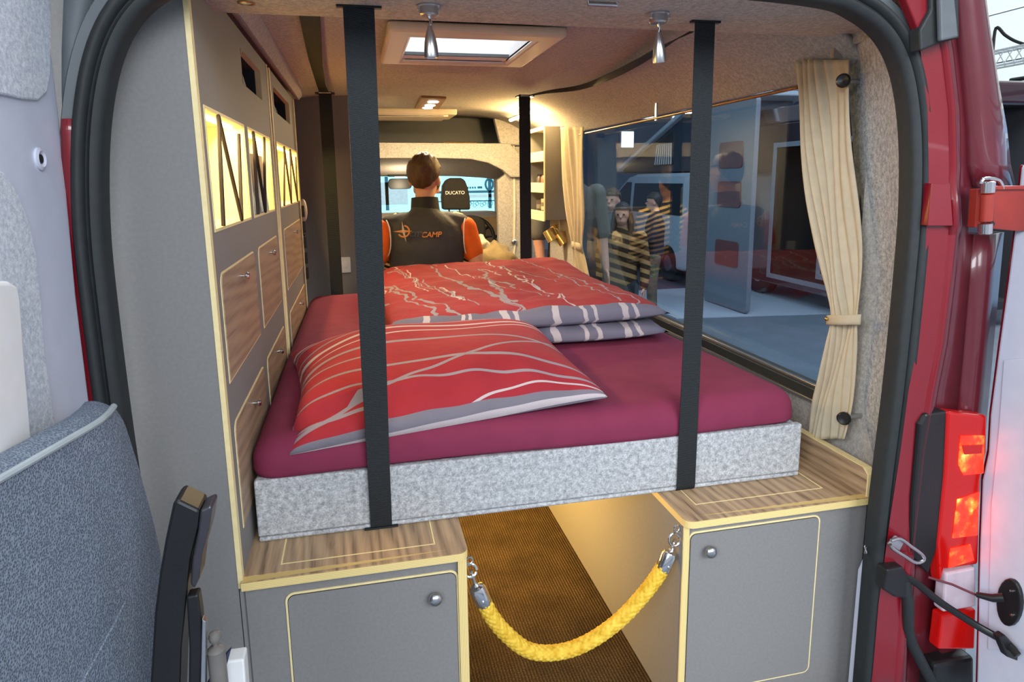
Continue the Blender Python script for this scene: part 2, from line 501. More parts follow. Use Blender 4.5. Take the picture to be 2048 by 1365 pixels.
mid = [a + (b-a)*.72 for a, b in zip(A, B)]
mb = strip([a-6 for a in A], A, [-.072]*17, yA)
q = strip(A, mid, yA, [-.112]*17); mb.add(q.v, q.f)
ym = [-.112]*17
q = strip(mid, B, ym, yB); mb.add(q.v, q.f)
mb.build('jamb_panel', REDP, body, smooth=True, sharp=.25, solid=.004)
q = strip(B, [b+8 for b in B], yB, [-.085]*17); q2 = strip([b+8 for b in B], C, [-.085]*17, [-.085]*17); q.add(q2.v, q2.f)
q.build('groove', REDD, body, smooth=True, sharp=.4, solid=.004)
# raised hinge pads
for (ya, yb, tl) in ((362, 455, 1),):
    vs = [at(1863, ya+4, Y=-.118), at(1901, ya+6, Y=-.122), at(1907, yb-3, Y=-.130), at(1856, yb-3, Y=-.124)]
    mb = MB().add(vs + [v + Vector((0, .02, 0)) for v in vs], [(0,1,2,3),(4,7,6,5),(0,4,5,1),(1,5,6,2),(2,6,7,3),(3,7,4,0)])
    mb.build('hinge_pad', REDP, body, bevel=.002)
# outer skin: curls round to the flank
rowsD = [-40, 0, 60, 147, 256, 330, 374]
CC = [1912, 1920, 1925, 1935, 1945, 1947, 1957]
DD = [1955, 1966, 1977, 1993, 2012, 2020, 2030]
mb = MB(); rings = []
for y, c, d in zip(rowsD, CC, DD):
    p0, p1 = at(c, y, Y=-.100), at(d, y, Y=-.03)
    pm = p0.lerp(p1, .5) + Vector((.012, -.02, 0)); pe = p1 + Vector((.01, .30, 0)); pi = p0 + Vector((-.004, .03, 0))
    rings.append([pi, p0, p0.lerp(pm, .5) + Vector((.002, -.012, 0)), pm, p1, pe])
mb.loft(rings, False, False).build('outer_skin', REDD, body, smooth=True, sharp=0, solid=.004)
rowsE = [470, 560, 690, 830, 1000, 1200, 1400]
mb = MB(); rings = []
for y in rowsE:
    c = 1955 - (y-470)*.085; p0 = at(c, y, Y=-.095); p1 = p0 + Vector((.11, .035, 0))
    rings.append([p0 + Vector((-.002, .03, 0)), p0, p0.lerp(p1, .4) + Vector((0, -.012, 0)), p1, p1 + Vector((.01, .3, 0))])
mb.loft(rings, False, False).build('outer_skin', REDD, body, smooth=True, sharp=0, solid=.004)
# upper rain gutter piece and rubber stop
P = [at(x, y, Y=-.125) for x, y in ((1800, -30), (1838, 62), (1864, 8), (1862, -40))]
MB().add(P + [p + Vector((0, .02, 0)) for p in P], [(0,1,2,3),(4,7,6,5),(0,4,5,1),(1,5,6,2),(2,6,7,3),(3,7,4,0)]).build('gutter', REDP, body, bevel=.003)
P = [at(x, y, Y=-.135) for x, y in ((1840, 60), (1842, 102), (1884, 84), (1920, 76), (1918, -30), (1862, -30), (1862, 20))]
k = len(P)
MB().add(P + [p + Vector((0, .03, 0)) for p in P], [tuple(range(k)), tuple(range(2*k-1, k-1, -1))] + [(i, (i+1) % k, k+(i+1) % k, k+i) for i in range(k)]).build('rubber_stop', RUBBER, body, bevel=.004)
P = [at(x, y, Y=-.150) for x, y in ((1880, -30), (1883, 82), (1918, 74), (1908, -30))]
MB().add(P + [p + Vector((0, .012, 0)) for p in P], [(0,1,2,3),(4,7,6,5),(0,4,5,1),(1,5,6,2),(2,6,7,3),(3,7,4,0)]).build('stop_pad', GREYPL, body, bevel=.004)

MB().prism([(-.125, 1.722), (-.13, 1.76), (-.10, 1.88), (.05, 1.90), (.05, 1.80), (-.085, 1.79), (-.085, 1.722)], 'x', -.50, 1.25).build('upper_rail', REDP, body, smooth=True, sharp=.5)
# left jamb: narrow red strip between door and seal
mb = MB(); rings = []
for y, a, b in ((238, 139, 146), (262, 138, 150), (340, 140, 168), (480, 148, 180), (560, 156, 186), (700, 170, 205), (820, 185, 222), (1000, 205, 245), (1365, 240, 285)):
    p0, p1 = at(a-14, y, Y=-.095), at(b+12, y, Y=-.085)
    rings.append([p0 + Vector((0, .03, 0)), p0, p0.lerp(p1, .45) + Vector((0, -.006, 0)), p1, p1 + Vector((0, .03, 0))])
bl = thing('van_body_corner', 'narrow red painted strip between the open left door and the seal', 'car body', (-.45, -.09, 0))
mb.loft(rings, False, False).build('jamb_panel', REDP, bl, smooth=True, sharp=0, solid=.004)
rings = []
for y, a, b in ((-120, 140, 215), (0, 128, 190), (100, 124, 172), (180, 124, 164), (250, 126, 160)):
    p0, p1 = at(a, y, Y=-.085), at(b, y, Y=-.075); rings.append([p0, p0.lerp(p1, .5) + Vector((0, -.004, 0)), p1])
MB().loft(rings, False, False).build('gap_strip', GREYPL, bl, smooth=True, sharp=0, solid=.004)

# ---------------------------------------------------------------- side window
win = bpy.data.objects.new('window_1', None); COL.objects.link(win); win.location = (XW, 1.3, .724)
struct(win, 'long side window with black frame and silver trim')
mb = MB().slab([.14, 2.51], [.69, 1.625], [(.185, 2.465, .735, 1.59)], 'x', XW+.006, XW+.034)
mb.build('window_frame', RUBBER, win, bevel=.004)
MB().box(XW+.040, XW+.046, .15, 2.50, .70, 1.615).build('pane', TINT, win)
MB().box(XW-.006, XW+.006, .16, 2.48, .728, .738).build('silver_trim', STEEL, win, bevel=.002)
MB().box(XW-.022, XW, .16, 2.48, .690, .700).build('silver_trim', STEEL, win, bevel=.002)
MB().box(XW-.018, XW+.004, .16, 2.48, .700, .728).build('sill_strip', RUBBER, win)

# ---------------------------------------------------------------- bulkhead, shelf and cab
mb = MB()
archp = [(-.60, 1.47), (.10, 1.478), (.55, 1.478), (.80, 1.470), (.93, 1.442), (1.03, 1.392), (1.09, 1.34)]
mb.prism([(-.60, 1.59), (1.09, 1.578), (1.16, 1.50), (1.16, 1.34)] + archp[::-1], 'y', 3.46, 3.52)
mb.prism([(1.0, 0), (1.0, 1.32), (1.06, 1.36), (1.10, 1.56), (1.25, 1.56), (1.25, 0)], 'y', 3.50, 3.56)
mb.prism([(.98, 1.74), (1.02, 1.58), (1.26, 1.56), (1.26, 1.80), (.97, 1.80)], 'y', 3.47, 3.53)
struct(mb.build('wall_front', FELTC, bevel=.008), 'beige felt bulkhead with arched opening to the cab')
struct(MB().box(-.6, 1.2, 3.48, 4.25, 1.565, 1.58).build('shelf_board', LAM), 'grey board of the storage shelf above the cab')
struct(MB().box(-.6, 1.26, 4.0, 4.03, 1.58, 1.84).box(1.22, 1.26, 3.53, 4.0, 1.56, 1.84).box(-.6, 1.26, 3.53, 4.03, 1.80, 1.84).build('wall_back_shelf', LAMD), 'dark back panel of the overcab storage shelf')
# cab lining
mb = MB()
hl = [(3.52, 1.50), (3.9, 1.50), (4.3, 1.45), (4.62, 1.385), (4.72, 1.37)]
for (ya, za), (yb, zb) in zip(hl[:-1], hl[1:]):
    for i in range(8):
        f = lambda k: -.5 + 1.85*k/8
        g = lambda k: -.055*abs((k-4)/4)**3
        mb.add([(f(i), ya, za+g(i)), (f(i+1), ya, za+g(i+1)), (f(i+1), yb, zb+g(i+1)), (f(i), yb, zb+g(i))], [(0, 1, 2, 3)])
struct(mb.build('ceiling', FELTC, smooth=True, solid=.01), 'curved headliner of the driver cab')
o = MB().prism([(1.27, 1.40), (1.31, 1.40), (1.31, 0), (1.27, 0)], 'y', 3.55, 4.2).build('wall_cab_right', FELTC)
struct(o, 'beige inner side of the cab on the right')
o = MB().add([(1.30, 4.15, 1.44), (1.24, 4.75, 1.36), (1.31, 5.05, .95), (1.33, 4.15, .95)], [(0, 1, 2, 3)]).build('wall_cab_pillar', FELTC, solid=.04)
struct(o, 'beige front pillar of the cab on the right')
o = MB().prism([(-.62, 1.75), (-.55, 1.75), (-.5, .9), (-.5, 0), (-.62, 0)], 'y', 4.2, 4.9).build('wall_cab_left', FELTC)
struct(o, 'beige inner side of the cab on the left')
ws = bpy.data.objects.new('window_2', None); COL.objects.link(ws); ws.location = (XC, 4.9, .95)
struct(ws, 'windscreen of the cab')
MB().add([(-.5, 5.15, 1.02), (1.30, 5.15, 1.02), (1.24, 4.74, 1.375), (-.44, 4.74, 1.375)], [(0, 1, 2, 3)]).build('pane', CLEAR, ws)
MB().box(-.48, 1.27, 4.70, 4.75, 1.365, 1.40).build('window_frame', RUBBER, ws)
# dashboard
dash = thing('dashboard', 'tan and grey dashboard under the windscreen', 'dashboard', (XC, 4.75, .5))
DASH = plain('tan_dashboard', srgb(176, 146, 104), .6, var=.08)
MB().prism([(4.45, .55), (4.42, .93), (4.50, 1.00), (4.75, 1.04), (5.2, 1.03), (5.2, .55)], 'x', -.49, 1.26).build('panel', DASH, dash, bevel=.03, seg=3)
vs_ = thing('sun_visor', 'dark sun visor at the top of the windscreen', 'sun visor', (.38, 4.6, 1.30))
o = MB().prism(rr(.27, .47, 1.255, 1.345, .03), 'y', 4.60, 4.625).build('panel', BLACK, vs_, bevel=.004)
MB().box(.27, .47, 4.62, 4.68, 1.36, 1.43).build('console', RUBBER, vs_, bevel=.01)
for dx in (.31, .40): MB().box(dx, dx+.035, 4.612, 4.62, 1.385, 1.40).build('switch', GREYPL, vs_)
MB().box(.33, .42, 4.625, 4.66, 1.354, 1.361).build('cab_fill_panel', emit('cab_fill_panel', (1, .86, .62), 4), vs_)  # glowing panel added to brighten the dark cab headliner
ld = bpy.data.lights.new('cab_fill_light', 'POINT'); ld.shadow_soft_size = .04; ld.energy = 3.0; ld.color = (1, .80, .52)  # added fill that lifts the headliner along with the panel
lo = bpy.data.objects.new('cab_fill_light', ld); COL.objects.link(lo); lo.location = (.375, 4.35, 1.28)

# ---------------------------------------------------------------- rear doors
def outline(pts, X): return [(p.y, p.z) for p in (at(a, b, X=X) for a, b in pts)]
XD = -.45
door = bpy.data.objects.new('door_1', None); COL.objects.link(door); door.location = (XD, -.1, -.3)
struct(door, 'open left rear door with pale painted frame and felt insets')
edge = [(.016, 1.72), (-.055, 1.5), (-.069, 1.35), (-.080, 1.15), (-.094, .95), (-.11, .5), (-.12, -.2)]
edge = [(min(a, -.062 if z > 1.2 else -.09)-.012, z) for a, z in edge]
MB().prism(edge + [(-.95, -.2), (-.95, 1.72)], 'x', XD-.045, XD).build('door_frame', WHITEP, door, bevel=.012, seg=3)
up = [(p[0], p[1]) for p in outline([(95, -40), (96, 60), (94, 150), (88, 185), (70, 201), (40, 199), (0, 190), (-80, 182), (-300, 150), (-300, -60)], XD)]
MB().prism(up, 'x', XD-.002, XD+.005).build('felt_inset', FELTD, door, bevel=.003)
low = outline([(0, 345), (28, 385), (50, 440), (66, 510), (75, 600), (82, 700), (105, 860), (130, 1000), (160, 1250), (-120, 1250), (-250, 800), (-200, 330), (-60, 318)], XD)
MB().prism(low, 'x', XD-.002, XD+.005).build('felt_inset', FELTD, door, bevel=.003)
hp = at(78, 318, X=XD)
MB().lathe(hp, (1, 0, 0), [(.0165, -.002), (.0165, .003), (.012, .005), (.008, .002), (.006, -.002)], 20).build('plug', WHITEP, door, smooth=True)
MB().lathe(hp + Vector((.0005, 0, 0)), (1, 0, 0), [(.0065, 0), (.0065, .003)], 16).build('plug_hole', BLACK, door)
fr = [(p[0], p[1]) for p in outline([(-100, 560), (20, 562), (38, 572), (43, 600), (50, 700), (66, 890), (100, 1150), (-100, 1150)], XD+.02)]
MB().prism(fr, 'x', XD, XD+.02).build('holder_frame', WHITE, door, bevel=.006, seg=3)

XR = 1.40
door = bpy.data.objects.new('door_2', None); COL.objects.link(door); door.location = (XR, -.15, -.3)
struct(door, 'open right rear door with pale inner panel and red hinge')
door_right = door
pe = [(2040, 330), (2026, 465), (2014, 560), (1996, 690), (1978, 830), (1974, 905), (1962, 960), (1957, 1090), (1954, 1240), (1950, 1400)]
ed = [(p.y, p.z) for p in (at(a, b, X=XR) for a, b in pe)]
MB().prism(ed + [(-.95, -.3), (-.95, 1.40)], 'x', XR, XR+.05).build('door_frame', WHITEP, door, bevel=.008, seg=3)
rd = [(y+.012, z) for y, z in ed]
MB().prism(rd + [(ed[-1][0]-.01, ed[-1][1]), (ed[0][0]-.01, ed[0][1])], 'x', XR+.012, XR+.06).build('red_edge', REDP, door, bevel=.003)
g = [(p.y, p.z) for p in (at(a, b, X=XR) for a, b in [(2010, 720), (2000, 860), (1985, 1010), (1978, 1300), (2200, 1300), (2200, 700)])]
MB().prism(g, 'x', XR-.006, XR).build('inner_panel', WHITEP, door, bevel=.005)

# ---------------------------------------------------------------- partition with switch
mb = MB().box(-.30, -.015, 2.42, 2.44, 0, 1.78)
mb.box(-.035, -.015, 2.44, 3.46, 0, 1.78)
struct(mb.build('wall_partition', LAM), 'grey partition wall in front of the bed with a light switch')

from mathutils import noise as mnoise
# ================================================================ TALL CABINETS ON THE LEFT
WARM = (1.0, .70, .25)
LEDM = emit('warm_led', (1.0, .80, .42), 6)
def knob(mbp, c, ax, parent, r=.0095, mat=None):
    MB().lathe(c, ax, [(r*.45, 0), (r*.4, r*.9), (r, r*1.2), (r*1.02, r*1.6), (r*.7, r*2.0), (0, r*2.1)], 16).build('knob', mat or CHROME, parent, smooth=True)

def cabinet_front(cab, y0, y1, niches, doors, win):
    holes = [(a, b, 1.241, 1.461) for a, b in niches] + [(a, b, 1.57, 1.655) for a, b in win]
    MB().slab([y0, y1], [ZW, 1.70], holes, 'x', XL-.016, XL, 0, 1).build('face_panel', [LAM, EDGE], cab)
    for a, b in niches:
        d = .15
        mb = MB().box(XL-d-.006, XL-d, a-.004, b+.004, 1.236, 1.466)
        mb.box(XL-d, XL-.016, a-.008, a, 1.236, 1.466).box(XL-d, XL-.016, b, b+.008, 1.236, 1.466)
        mb.box(XL-d, XL-.016, a, b, 1.233, 1.241).box(XL-d, XL-.016, a, b, 1.461, 1.469)
        n = mb.build('niche', CREAM, cab)
        MB().box(XL-.035, XL-.022, a+.02, b-.02, 1.455, 1.4605).build('led_strip', LEDM, n)
        MB().slab([a-.006, b+.006], [1.235, 1.467], [(a, b, 1.241, 1.461)], 'x', XL-.001, XL+.0015).build('edge_band', EDGE, n)
        ld = bpy.data.lights.new('niche_light', 'AREA'); ld.shape = 'RECTANGLE'; ld.size = .02; ld.size_y = b-a-.06
        ld.energy = 2.2*(b-a)/.44; ld.color = WARM
        lo = bpy.data.objects.new('niche_light', ld); COL.objects.link(lo); lo.location = (XL-.055, (a+b)/2, 1.452); lo.rotation_euler = (0, -.85, 0)
    for a, b in win:
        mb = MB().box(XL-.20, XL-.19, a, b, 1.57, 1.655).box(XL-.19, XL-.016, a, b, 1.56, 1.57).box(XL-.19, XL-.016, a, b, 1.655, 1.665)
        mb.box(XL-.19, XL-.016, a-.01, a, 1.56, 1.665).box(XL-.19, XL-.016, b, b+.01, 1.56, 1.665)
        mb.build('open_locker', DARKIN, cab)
        MB().prism([(a, 1.57), (a, 1.592), (a+.045, 1.57)], 'x', XL-.014, XL+.001).build('corner_fillet', LAM, cab)
        MB().prism([(a, 1.655), (a, 1.640), (a+.03, 1.655)], 'x', XL-.014, XL+.001).build('corner_fillet', LAM, cab)
    for (a, b, z0, z1, ky) in doors:
        MB().prism(rr(a-.0045, b+.0045, z0-.0045, z1+.0045, .026, 5, (1, 1, 0, 0)), 'x', XL-.004, XL+.0012).build('edge_band', EDGE, cab)
        dr = MB().prism(rr(a, b, z0, z1, .022, 5, (1, 1, 0, 0)), 'x', XL-.003, XL+.0028).build('door', OAKZ, cab)
        knob(None, (XL+.0028, ky, z1-.030), (1, 0, 0), dr, .0088)

ca = thing('tall_cabinet', 'grey tall cabinet nearest the rear door with two lit niches and oak doors', 'cabinet', (XL-.1, .5, 0))
MB().box(-.56, -.271, 0, .018, 0, 1.76).build('end_panel', LAM, ca)
MB().box(-.271, XL+.001, -.0015, .018, ZW-.018, 1.76).build('edge_band', EDGE, ca)
MB().box(-.271, XL, 0, .018, 0, ZW-.018).build('end_panel_lower', LAM, ca)
MB().box(-.271, -.2695, -.0006, .002, 0, .53).build('seam', BLACK, ca)
MB().slab([.018, 1.06], [ZW, 1.60], [], 'x', -.51, -.50).box(-.43, XL-.016, .018, 1.06, 1.672, 1.68).build('body', LAMD, ca)
MB().box(-.57, XL, .018, 1.06, 0, ZW-.02).build('plinth', LAMD, ca)
NA = [(.05, .491), (.555, 1.0)]; 
cabinet_front(ca, .018, 1.06, NA, [(.056, .49, .942, 1.152, .268), (.57, 1.0, .942, 1.152, .775), (.06, .495, .632, .850, .284), (.57, 1.012, .632, .848, .785)], [(.545, .905)])
MB().box(XL-.016, XL+.002, 1.058, 1.076, ZW, 1.70).build('edge_band', EDGE, ca)
cb = thing('tall_cabinet', 'grey tall cabinet farther from the door with one wide lit niche', 'cabinet', (XL-.1, 1.6, 0))
MB().slab([1.13, 2.05], [ZW, 1.60], [], 'x', -.51, -.50).box(-.43, XL-.016, 1.13, 2.05, 1.672, 1.68).box(-.50, XL-.016, 2.04, 2.05, 0, 1.60).build('body', LAM, cb)
MB().box(-.57, XL, 1.08, 2.05, 0, ZW-.02).build('plinth', LAMD, cb)
NB = [(1.20, 2.0)]
cabinet_front(cb, 1.13, 2.05, NB, [(1.228, 1.955, .942, 1.155, 1.575), (1.228, 1.955, .632, .850, 1.61)], [(1.22, 1.80)])
for ya in (1.126,): MB().box(XL-.016, XL+.002, ya, ya+.018, ZW, 1.70).build('edge_band', EDGE, cb)
MB().box(XL-.016, XL+.002, 2.025, 2.052, ZW, 1.70).build('edge_band', EDGE, cb)
struct(MB().box(XL-.03, XL-.010, 1.076, 1.126, ZW, 1.70).build('trim_5', LAM), 'grey filler strip between the two tall cabinets')
struct(MB().prism([(-.268, 1.742), (-.262, 1.716), (-.245, 1.704), (-.238, 1.704), (-.224, 1.722), (-.22, 1.765)], 'y', .25, 2.07).build('trim_6', FELTC, smooth=True), 'felt rail along the ceiling above the tall cabinets')
# elastic cords zigzag across the niches
CORD = plain('black_elastic_cord', srgb(40, 32, 26), .7)
def cord(pts, label):
    o = MB().tube([(XL+.002 if k % 2 else XL+.0035, y, z) for k, (y, z) in enumerate(pts)], .0042, 6).build('elastic_cord', CORD)
    tag(o, label, 'elastic cord')
zt, zb = 1.458, 1.243
cord([(.115, zb), (.17, zt), (.335, zb), (.40, zt-.02)], 'black elastic cord zigzag across the empty first niche')
cord([(.60, zb), (.64, zt), (.75, zb), (.86, zt)], 'black elastic cord in front of the magazine niche')
cord([(1.28, zb), (1.44, zt), (1.56, zb), (1.68, zt), (1.86, zb), (1.93, zt-.02)], 'black elastic cord zigzag across the wide third niche')
# magazine and book
MAG = NT('magazine_cover'); MAG.p(.35)
sp = MAG.node('ShaderNodeSeparateXYZ'); MAG.link(MAG.co, sp.inputs[0])
cc = MAG.ramp(MAG.noise(16, 3), [(.35, srgb(96, 36, 28)), (.5, srgb(150, 70, 44)), (.62, srgb(80, 52, 42)), (.75, srgb(150, 120, 100))])
MAG.setc(MAG.mix(MAG.math('LESS_THAN', sp.outputs[2], 1.325), cc, MAG.ramp(MAG.noise(22, 2), [(.35, srgb(52, 64, 78)), (.55, srgb(110, 112, 114)), (.7, srgb(110, 56, 44))])))
mg = thing('magazine', 'magazine with orange and brown cover standing in the second niche', 'magazine', (XL-.05, .75, 1.242))
MB().add([(XL-.006, .585, 1.242), (XL-.006, .915, 1.242), (XL-.016, .915, 1.405), (XL-.016, .585, 1.405)], [(0, 1, 2, 3)]).build('cover', MAG.mat, mg, solid=.002)
MB().add([(XL-.012, .587, 1.242), (XL-.012, .913, 1.242), (XL-.022, .913, 1.403), (XL-.022, .587, 1.403)], [(0, 1, 2, 3)]).build('pages', WHITE, mg, solid=.008)
for (a, b, n) in ((.70, .88, 'blue grey bundle lying in the first upper locker'), (1.45, 1.75, 'dark blue bundle lying in the far upper locker')):
    o = MB().ball((XL-.09, (a+b)/2, 1.606), .06, (b-a)/2, .035, 18, 10).build('cloth_bundle', plain('bundle_cloth', srgb(66, 82, 96), .9), smooth=True, sharp=0)
    tag(o, n, 'bundle')
o = MB().ball((XL-.10, 1.30, 1.262), .03, .05, .02, 16, 8).build('orange_pouch', plain('orange_cloth', srgb(206, 120, 40), .8), smooth=True, sharp=0)
tag(o, 'small orange pouch lying in the wide third niche', 'pouch')

# ================================================================ BENCH CABINETS WITH WORKTOPS
def bench(name_label, x0, x1, door_rect, knobp, ply_x, hinge):
    c = thing('bench_cabinet', name_label, 'cabinet', ((x0+x1)/2, 1.0, 0))
    MB().box(x0, x1, .012, .028, 0, ZW-.018).build('front_panel', LAM, c)
    a, b = ply_x
    MB().box(a, b, .004, 2.1, 0, ZW-.018).build('side_panel', LAM, c)
    MB().box(a-.0005, b+.0005, .001, .006, 0, ZW-.018).build('edge_band', PLYX, c)
    MB().box(x0, x1, 2.07, 2.09, 0, ZW-.018).build('back_panel', LAM, c)
    d0, d1, e0, e1 = door_rect
    MB().prism(rr(d0-.0055, d1+.0055, e0-.0055, e1+.0055, .018), 'y', .0095, .02).build('edge_band', EDGE, c)
    MB().prism(rr(d0-.0012, d1+.0012, e0-.0012, e1+.0012, .015), 'y', .0088, .02).build('gap', DARKIN, c)
    dr = MB().prism(rr(d0, d1, e0, e1, .014), 'y', .007, .02).build('door', LAM, c)
    MB().lathe((knobp[0], .008, knobp[1]), (0, -1, 0), [(.004, 0), (.004, .009), (.0145, .011), (.0155, .016), (.012, .022), (.005, .025), (0, .0255)], 24).build('knob', STEEL, dr, smooth=True, sharp=1.2)
    return c
bench('grey bench cabinet on the left below the bed with a round steel knob', -.262, .19, (-.181, .166, -.01, .490), (.119, .443), (.171, .189), 0)
bench('grey bench cabinet on the right below the bed with a round steel knob', .70, 1.205, (.722, 1.066, .072, .500), (.767, .458), (.701, .714), 0)

def worktop(label, x0, x1, hatch, rc):
    t = thing('worktop', label, 'worktop', ((x0+x1)/2, 1.0, ZW-.018))
    h0, h1, g0, g1 = hatch
    y0, y1 = -.012, 2.1
    r = .022
    out = rr(x0, x1, y0, y1, r, 6, rc)
    # board in four strips around the hatch, its front edge rounded
    mb = MB().slab([x0, x1], [y0+r, y1], [hatch], 'z', ZW-.017, ZW)
    front = [(x, y) for x, y in out if y <= y0+r+1e-6]
    mb.prism(sorted(front, key=lambda p: math.atan2(p[1]-(y0+r+.001), p[0]-(x0+x1)/2)), 'z', ZW-.017, ZW)
    mb.build('board', OAKY, t)
    o2 = rr(x0-.0008, x1+.0008, y0-.0012, y1, r, 6, rc)
    MB().prism(o2, 'z', ZW-.018, ZW-.0012).build('edge_band', PLYZ, t)
    MB().box(h0+.0035, h1-.0035, g0+.0035, g1-.0035, ZW-.012, ZW).build('hatch', OAKY, t)
    MB().slab([h0-.001, h1+.001], [g0-.001, g1+.001], [(h0+.0022, h1-.0022, g0+.0022, g1-.0022)], 'z', ZW-.01, ZW+.0004).build('hatch_edge', EDGE, t)
    return t
worktop('oak worktop of the left bench with a framed hatch under the bed', XL, .192, (-.193, .126, .038, .60), (1, 1, 0, 1))
wt = worktop('oak worktop of the right bench with upstand along the wall', .699, 1.203, (.76, 1.112, .060, .60), (1, 1, 1, 0))
up = [(-.004, ZW-.001), (-.004, .602), (.012, .614), (2.1, .614), (2.1, ZW-.001)]
MB().prism(up, 'x', 1.188, 1.205).build('upstand', OAKY, wt)
for a, b in (((-.0055, ZW-.017), (-.0055, .602)), ((-.0055, .602), (.011, .6155)), ((.011, .6155), (2.1, .6155))):
    MB().prism([(a[0], a[1]), (b[0], b[1]), (b[0]+.004, b[1]-.002), (a[0]+.004, a[1]-.002)], 'x', 1.1865, 1.2065).build('upstand_edge', EDGE, wt)
# warm strip under the bed that lights the aisle
ls = thing('aisle_light', 'warm light strip on the bench side under the bed', 'lamp', (.195, 1.0, .45))
MB().box(.1885, .199, .55, 1.75, .44, .452).build('strip', LEDM, ls)
ld = bpy.data.lights.new('aisle_glow', 'AREA'); ld.shape = 'RECTANGLE'; ld.size = .03; ld.size_y = 1.3; ld.energy = 16; ld.color = (1.0, .60, .16)
lo = bpy.data.objects.new('aisle_glow', ld); COL.objects.link(lo); lo.location = (.205, 1.15, .446); lo.rotation_euler = (0, -1.1, 0)

# ================================================================ BED
bed = thing('bed_frame', 'grey felt covered lifting bed frame', 'bed frame', (.42, 1.1, ZW))
mb = MB().box(-.25, 1.10, .137, .160, .5585, .690)
mb.build('front_board', FELT, bed, bevel=.005, seg=3)
MB().box(-.249, 1.099, .1362, .160, .5468, .5572).build('piping', FELT, bed, bevel=.005, seg=3)
MB().box(-.25, -.23, .161, 2.09, ZW+.001, .684).build('side_board', FELT, bed, bevel=.004)
MB().box(1.08, 1.10, .161, 2.09, ZW+.001, .684).build('side_board', FELT, bed, bevel=.004)
MB().box(-.25, 1.10, 2.09, 2.11, ZW+.001, .684).build('back_board', FELT, bed, bevel=.004)
MB().box(-.229, 1.079, .161, 2.089, .56, .575).build('base_board', CREAM, bed)
def mattress():
    x0, x1, y0, y1, z0, z1 = -.252, 1.092, .143, 2.105, .577, .777
    mb = MB(); nu, nv = 36, 48
    def se(a): return a
    rings = []
    R = .05
    prof = [(.026, z0), (.026, .687), (.004, .694), (0, .703), (0, z1-.06)] + [(R*(1-math.cos(t)), z1-R+R*math.sin(t)) for t in [PI/2*k/6 for k in range(7)]]
    for ins, z in prof:
        out = rr(x0+ins, x1-ins, y0+ins, y1-ins, max(.06-ins, .012), 6)
        # subdivide long edges
        ring = []
        for i in range(len(out)):
            a, b = out[i], out[(i+1) % len(out)]
            L = math.dist(a, b); k = max(1, round(L/.12))
            for q in range(k): ring.append((a[0]+(b[0]-a[0])*q/k, a[1]+(b[1]-a[1])*q/k))
        bulge = .006*math.sin(PI*min(1, max(0, (z-z0)/(z1-z0))))
        ring = [(p[0] + (p[0]-.42)/.67*bulge, p[1] + (p[1]-1.13)/.98*bulge, z + .004*math.sin(7*p[0]+3*p[1])*(ins > 0)) for p in ring]
        rings.append(ring)
    n = len(rings[0])
    mb.loft(rings, True, False)
    top = rings[-1]; c = (.42, 1.12, z1+.004)
    inner = [[tuple(c[k]+(p[k]-c[k])*s for k in range(3)) for p in top] for s in (1, .93, .7, .4)]
    mb.loft(inner, True, False)
    b = len(mb.v); mb.v.append(c); s0 = b-n
    for i in range(n): mb.f.append([s0+i, s0+(i+1) % n, b]); mb.m.append(0)
    return mb.build('mattress', SHEET, smooth=True, sharp=0)
mt = mattress()
tag(mt, 'thick mattress in a burgundy fitted sheet on the lifting bed', 'mattress')

# pillow
G1, G2 = srgb(150, 140, 148), srgb(192, 180, 182)
PR = srgb(160, 46, 56)
pc = [(.03, .25, .15, .008, G1), (.12, .05, -.12, .006, G1), (.055, .02, -.06, .006, G1, 0, .26), (.22, .15, -.27, .009, G1), (.46, .15, -.28, .012, G1), (.34, .1, .05, .007, G1, 0, .27),
      (.56, .12, -.05, .007, G2), (.63, .20, -.15, .014, G2), (.74, .10, 0, .010, G1), (.83, .06, 0, .009, G1), (.91, .03, 0, .010, G2), (-.287, .858, -.55, .0032, G2, .48, 1.0)]
PILLT = stripes('pillow_print', PR, pc, uv=True)
PILLB = stripes('pillow_underside', srgb(122, 116, 126), [(-.003, .010, 0, .0032, G2)], uv=True)
PC = [Vector((-.172, .138, .742)), Vector((.576, .168, .798)), Vector((.60, .90, .80)), Vector((-.225, .80, .80))]
def pillow_pt(u, v, top):
    # u along width, v along depth, both 0..1
    a = PC[0].lerp(PC[1], u).lerp(PC[3].lerp(PC[2], u), v)
    cu, cv = 2*u-1, 2*v-1
    e = (1-abs(cu)**3.2)*(1-abs(cv)**3.2)
    e = max(e, 0)**.52
    # corners stick out a little, sides draw in
    a.x += -.028*cu*(1-cv*cv); a.y += -.028*cv*(1-cu*cu)*(1 if cv > 0 else .1)
    h = .118*e + .010*math.sin(9*u+2)*math.sin(7*v)*e
    wr = .006*math.sin(34*u+9*v)*math.exp(-((v-.06)/.10)**2)*e + .005*math.sin(40*v)*math.exp(-(u/.08)**2)
    fl = max(a.z, .782) if v > .09 else a.z
    return Vector((a.x, a.y, fl + h + wr)) if top else Vector((a.x, a.y, fl - .006*e))
mb = MB(); N = 96
mb.grid(lambda u, v: pillow_pt(u, v, True), N, N, lambda u, v: 1 if (u > .272 and v < .012) or (v < .004) else 0)
mb.grid(lambda u, v: pillow_pt(u, v, False), N, N, 1)
pts_uv = [(i/N, j/N) for i in range(N+1) for j in range(N+1)]*2
me_uv = dict()
for p_, q_ in zip(mb.v, pts_uv): me_uv.setdefault((round(p_[0], 4), round(p_[1], 4)), q_)
o = mb.build('pillow', [PILLT, PILLB], smooth=True, sharp=0)
lay = o.data.uv_layers.new(name='print')
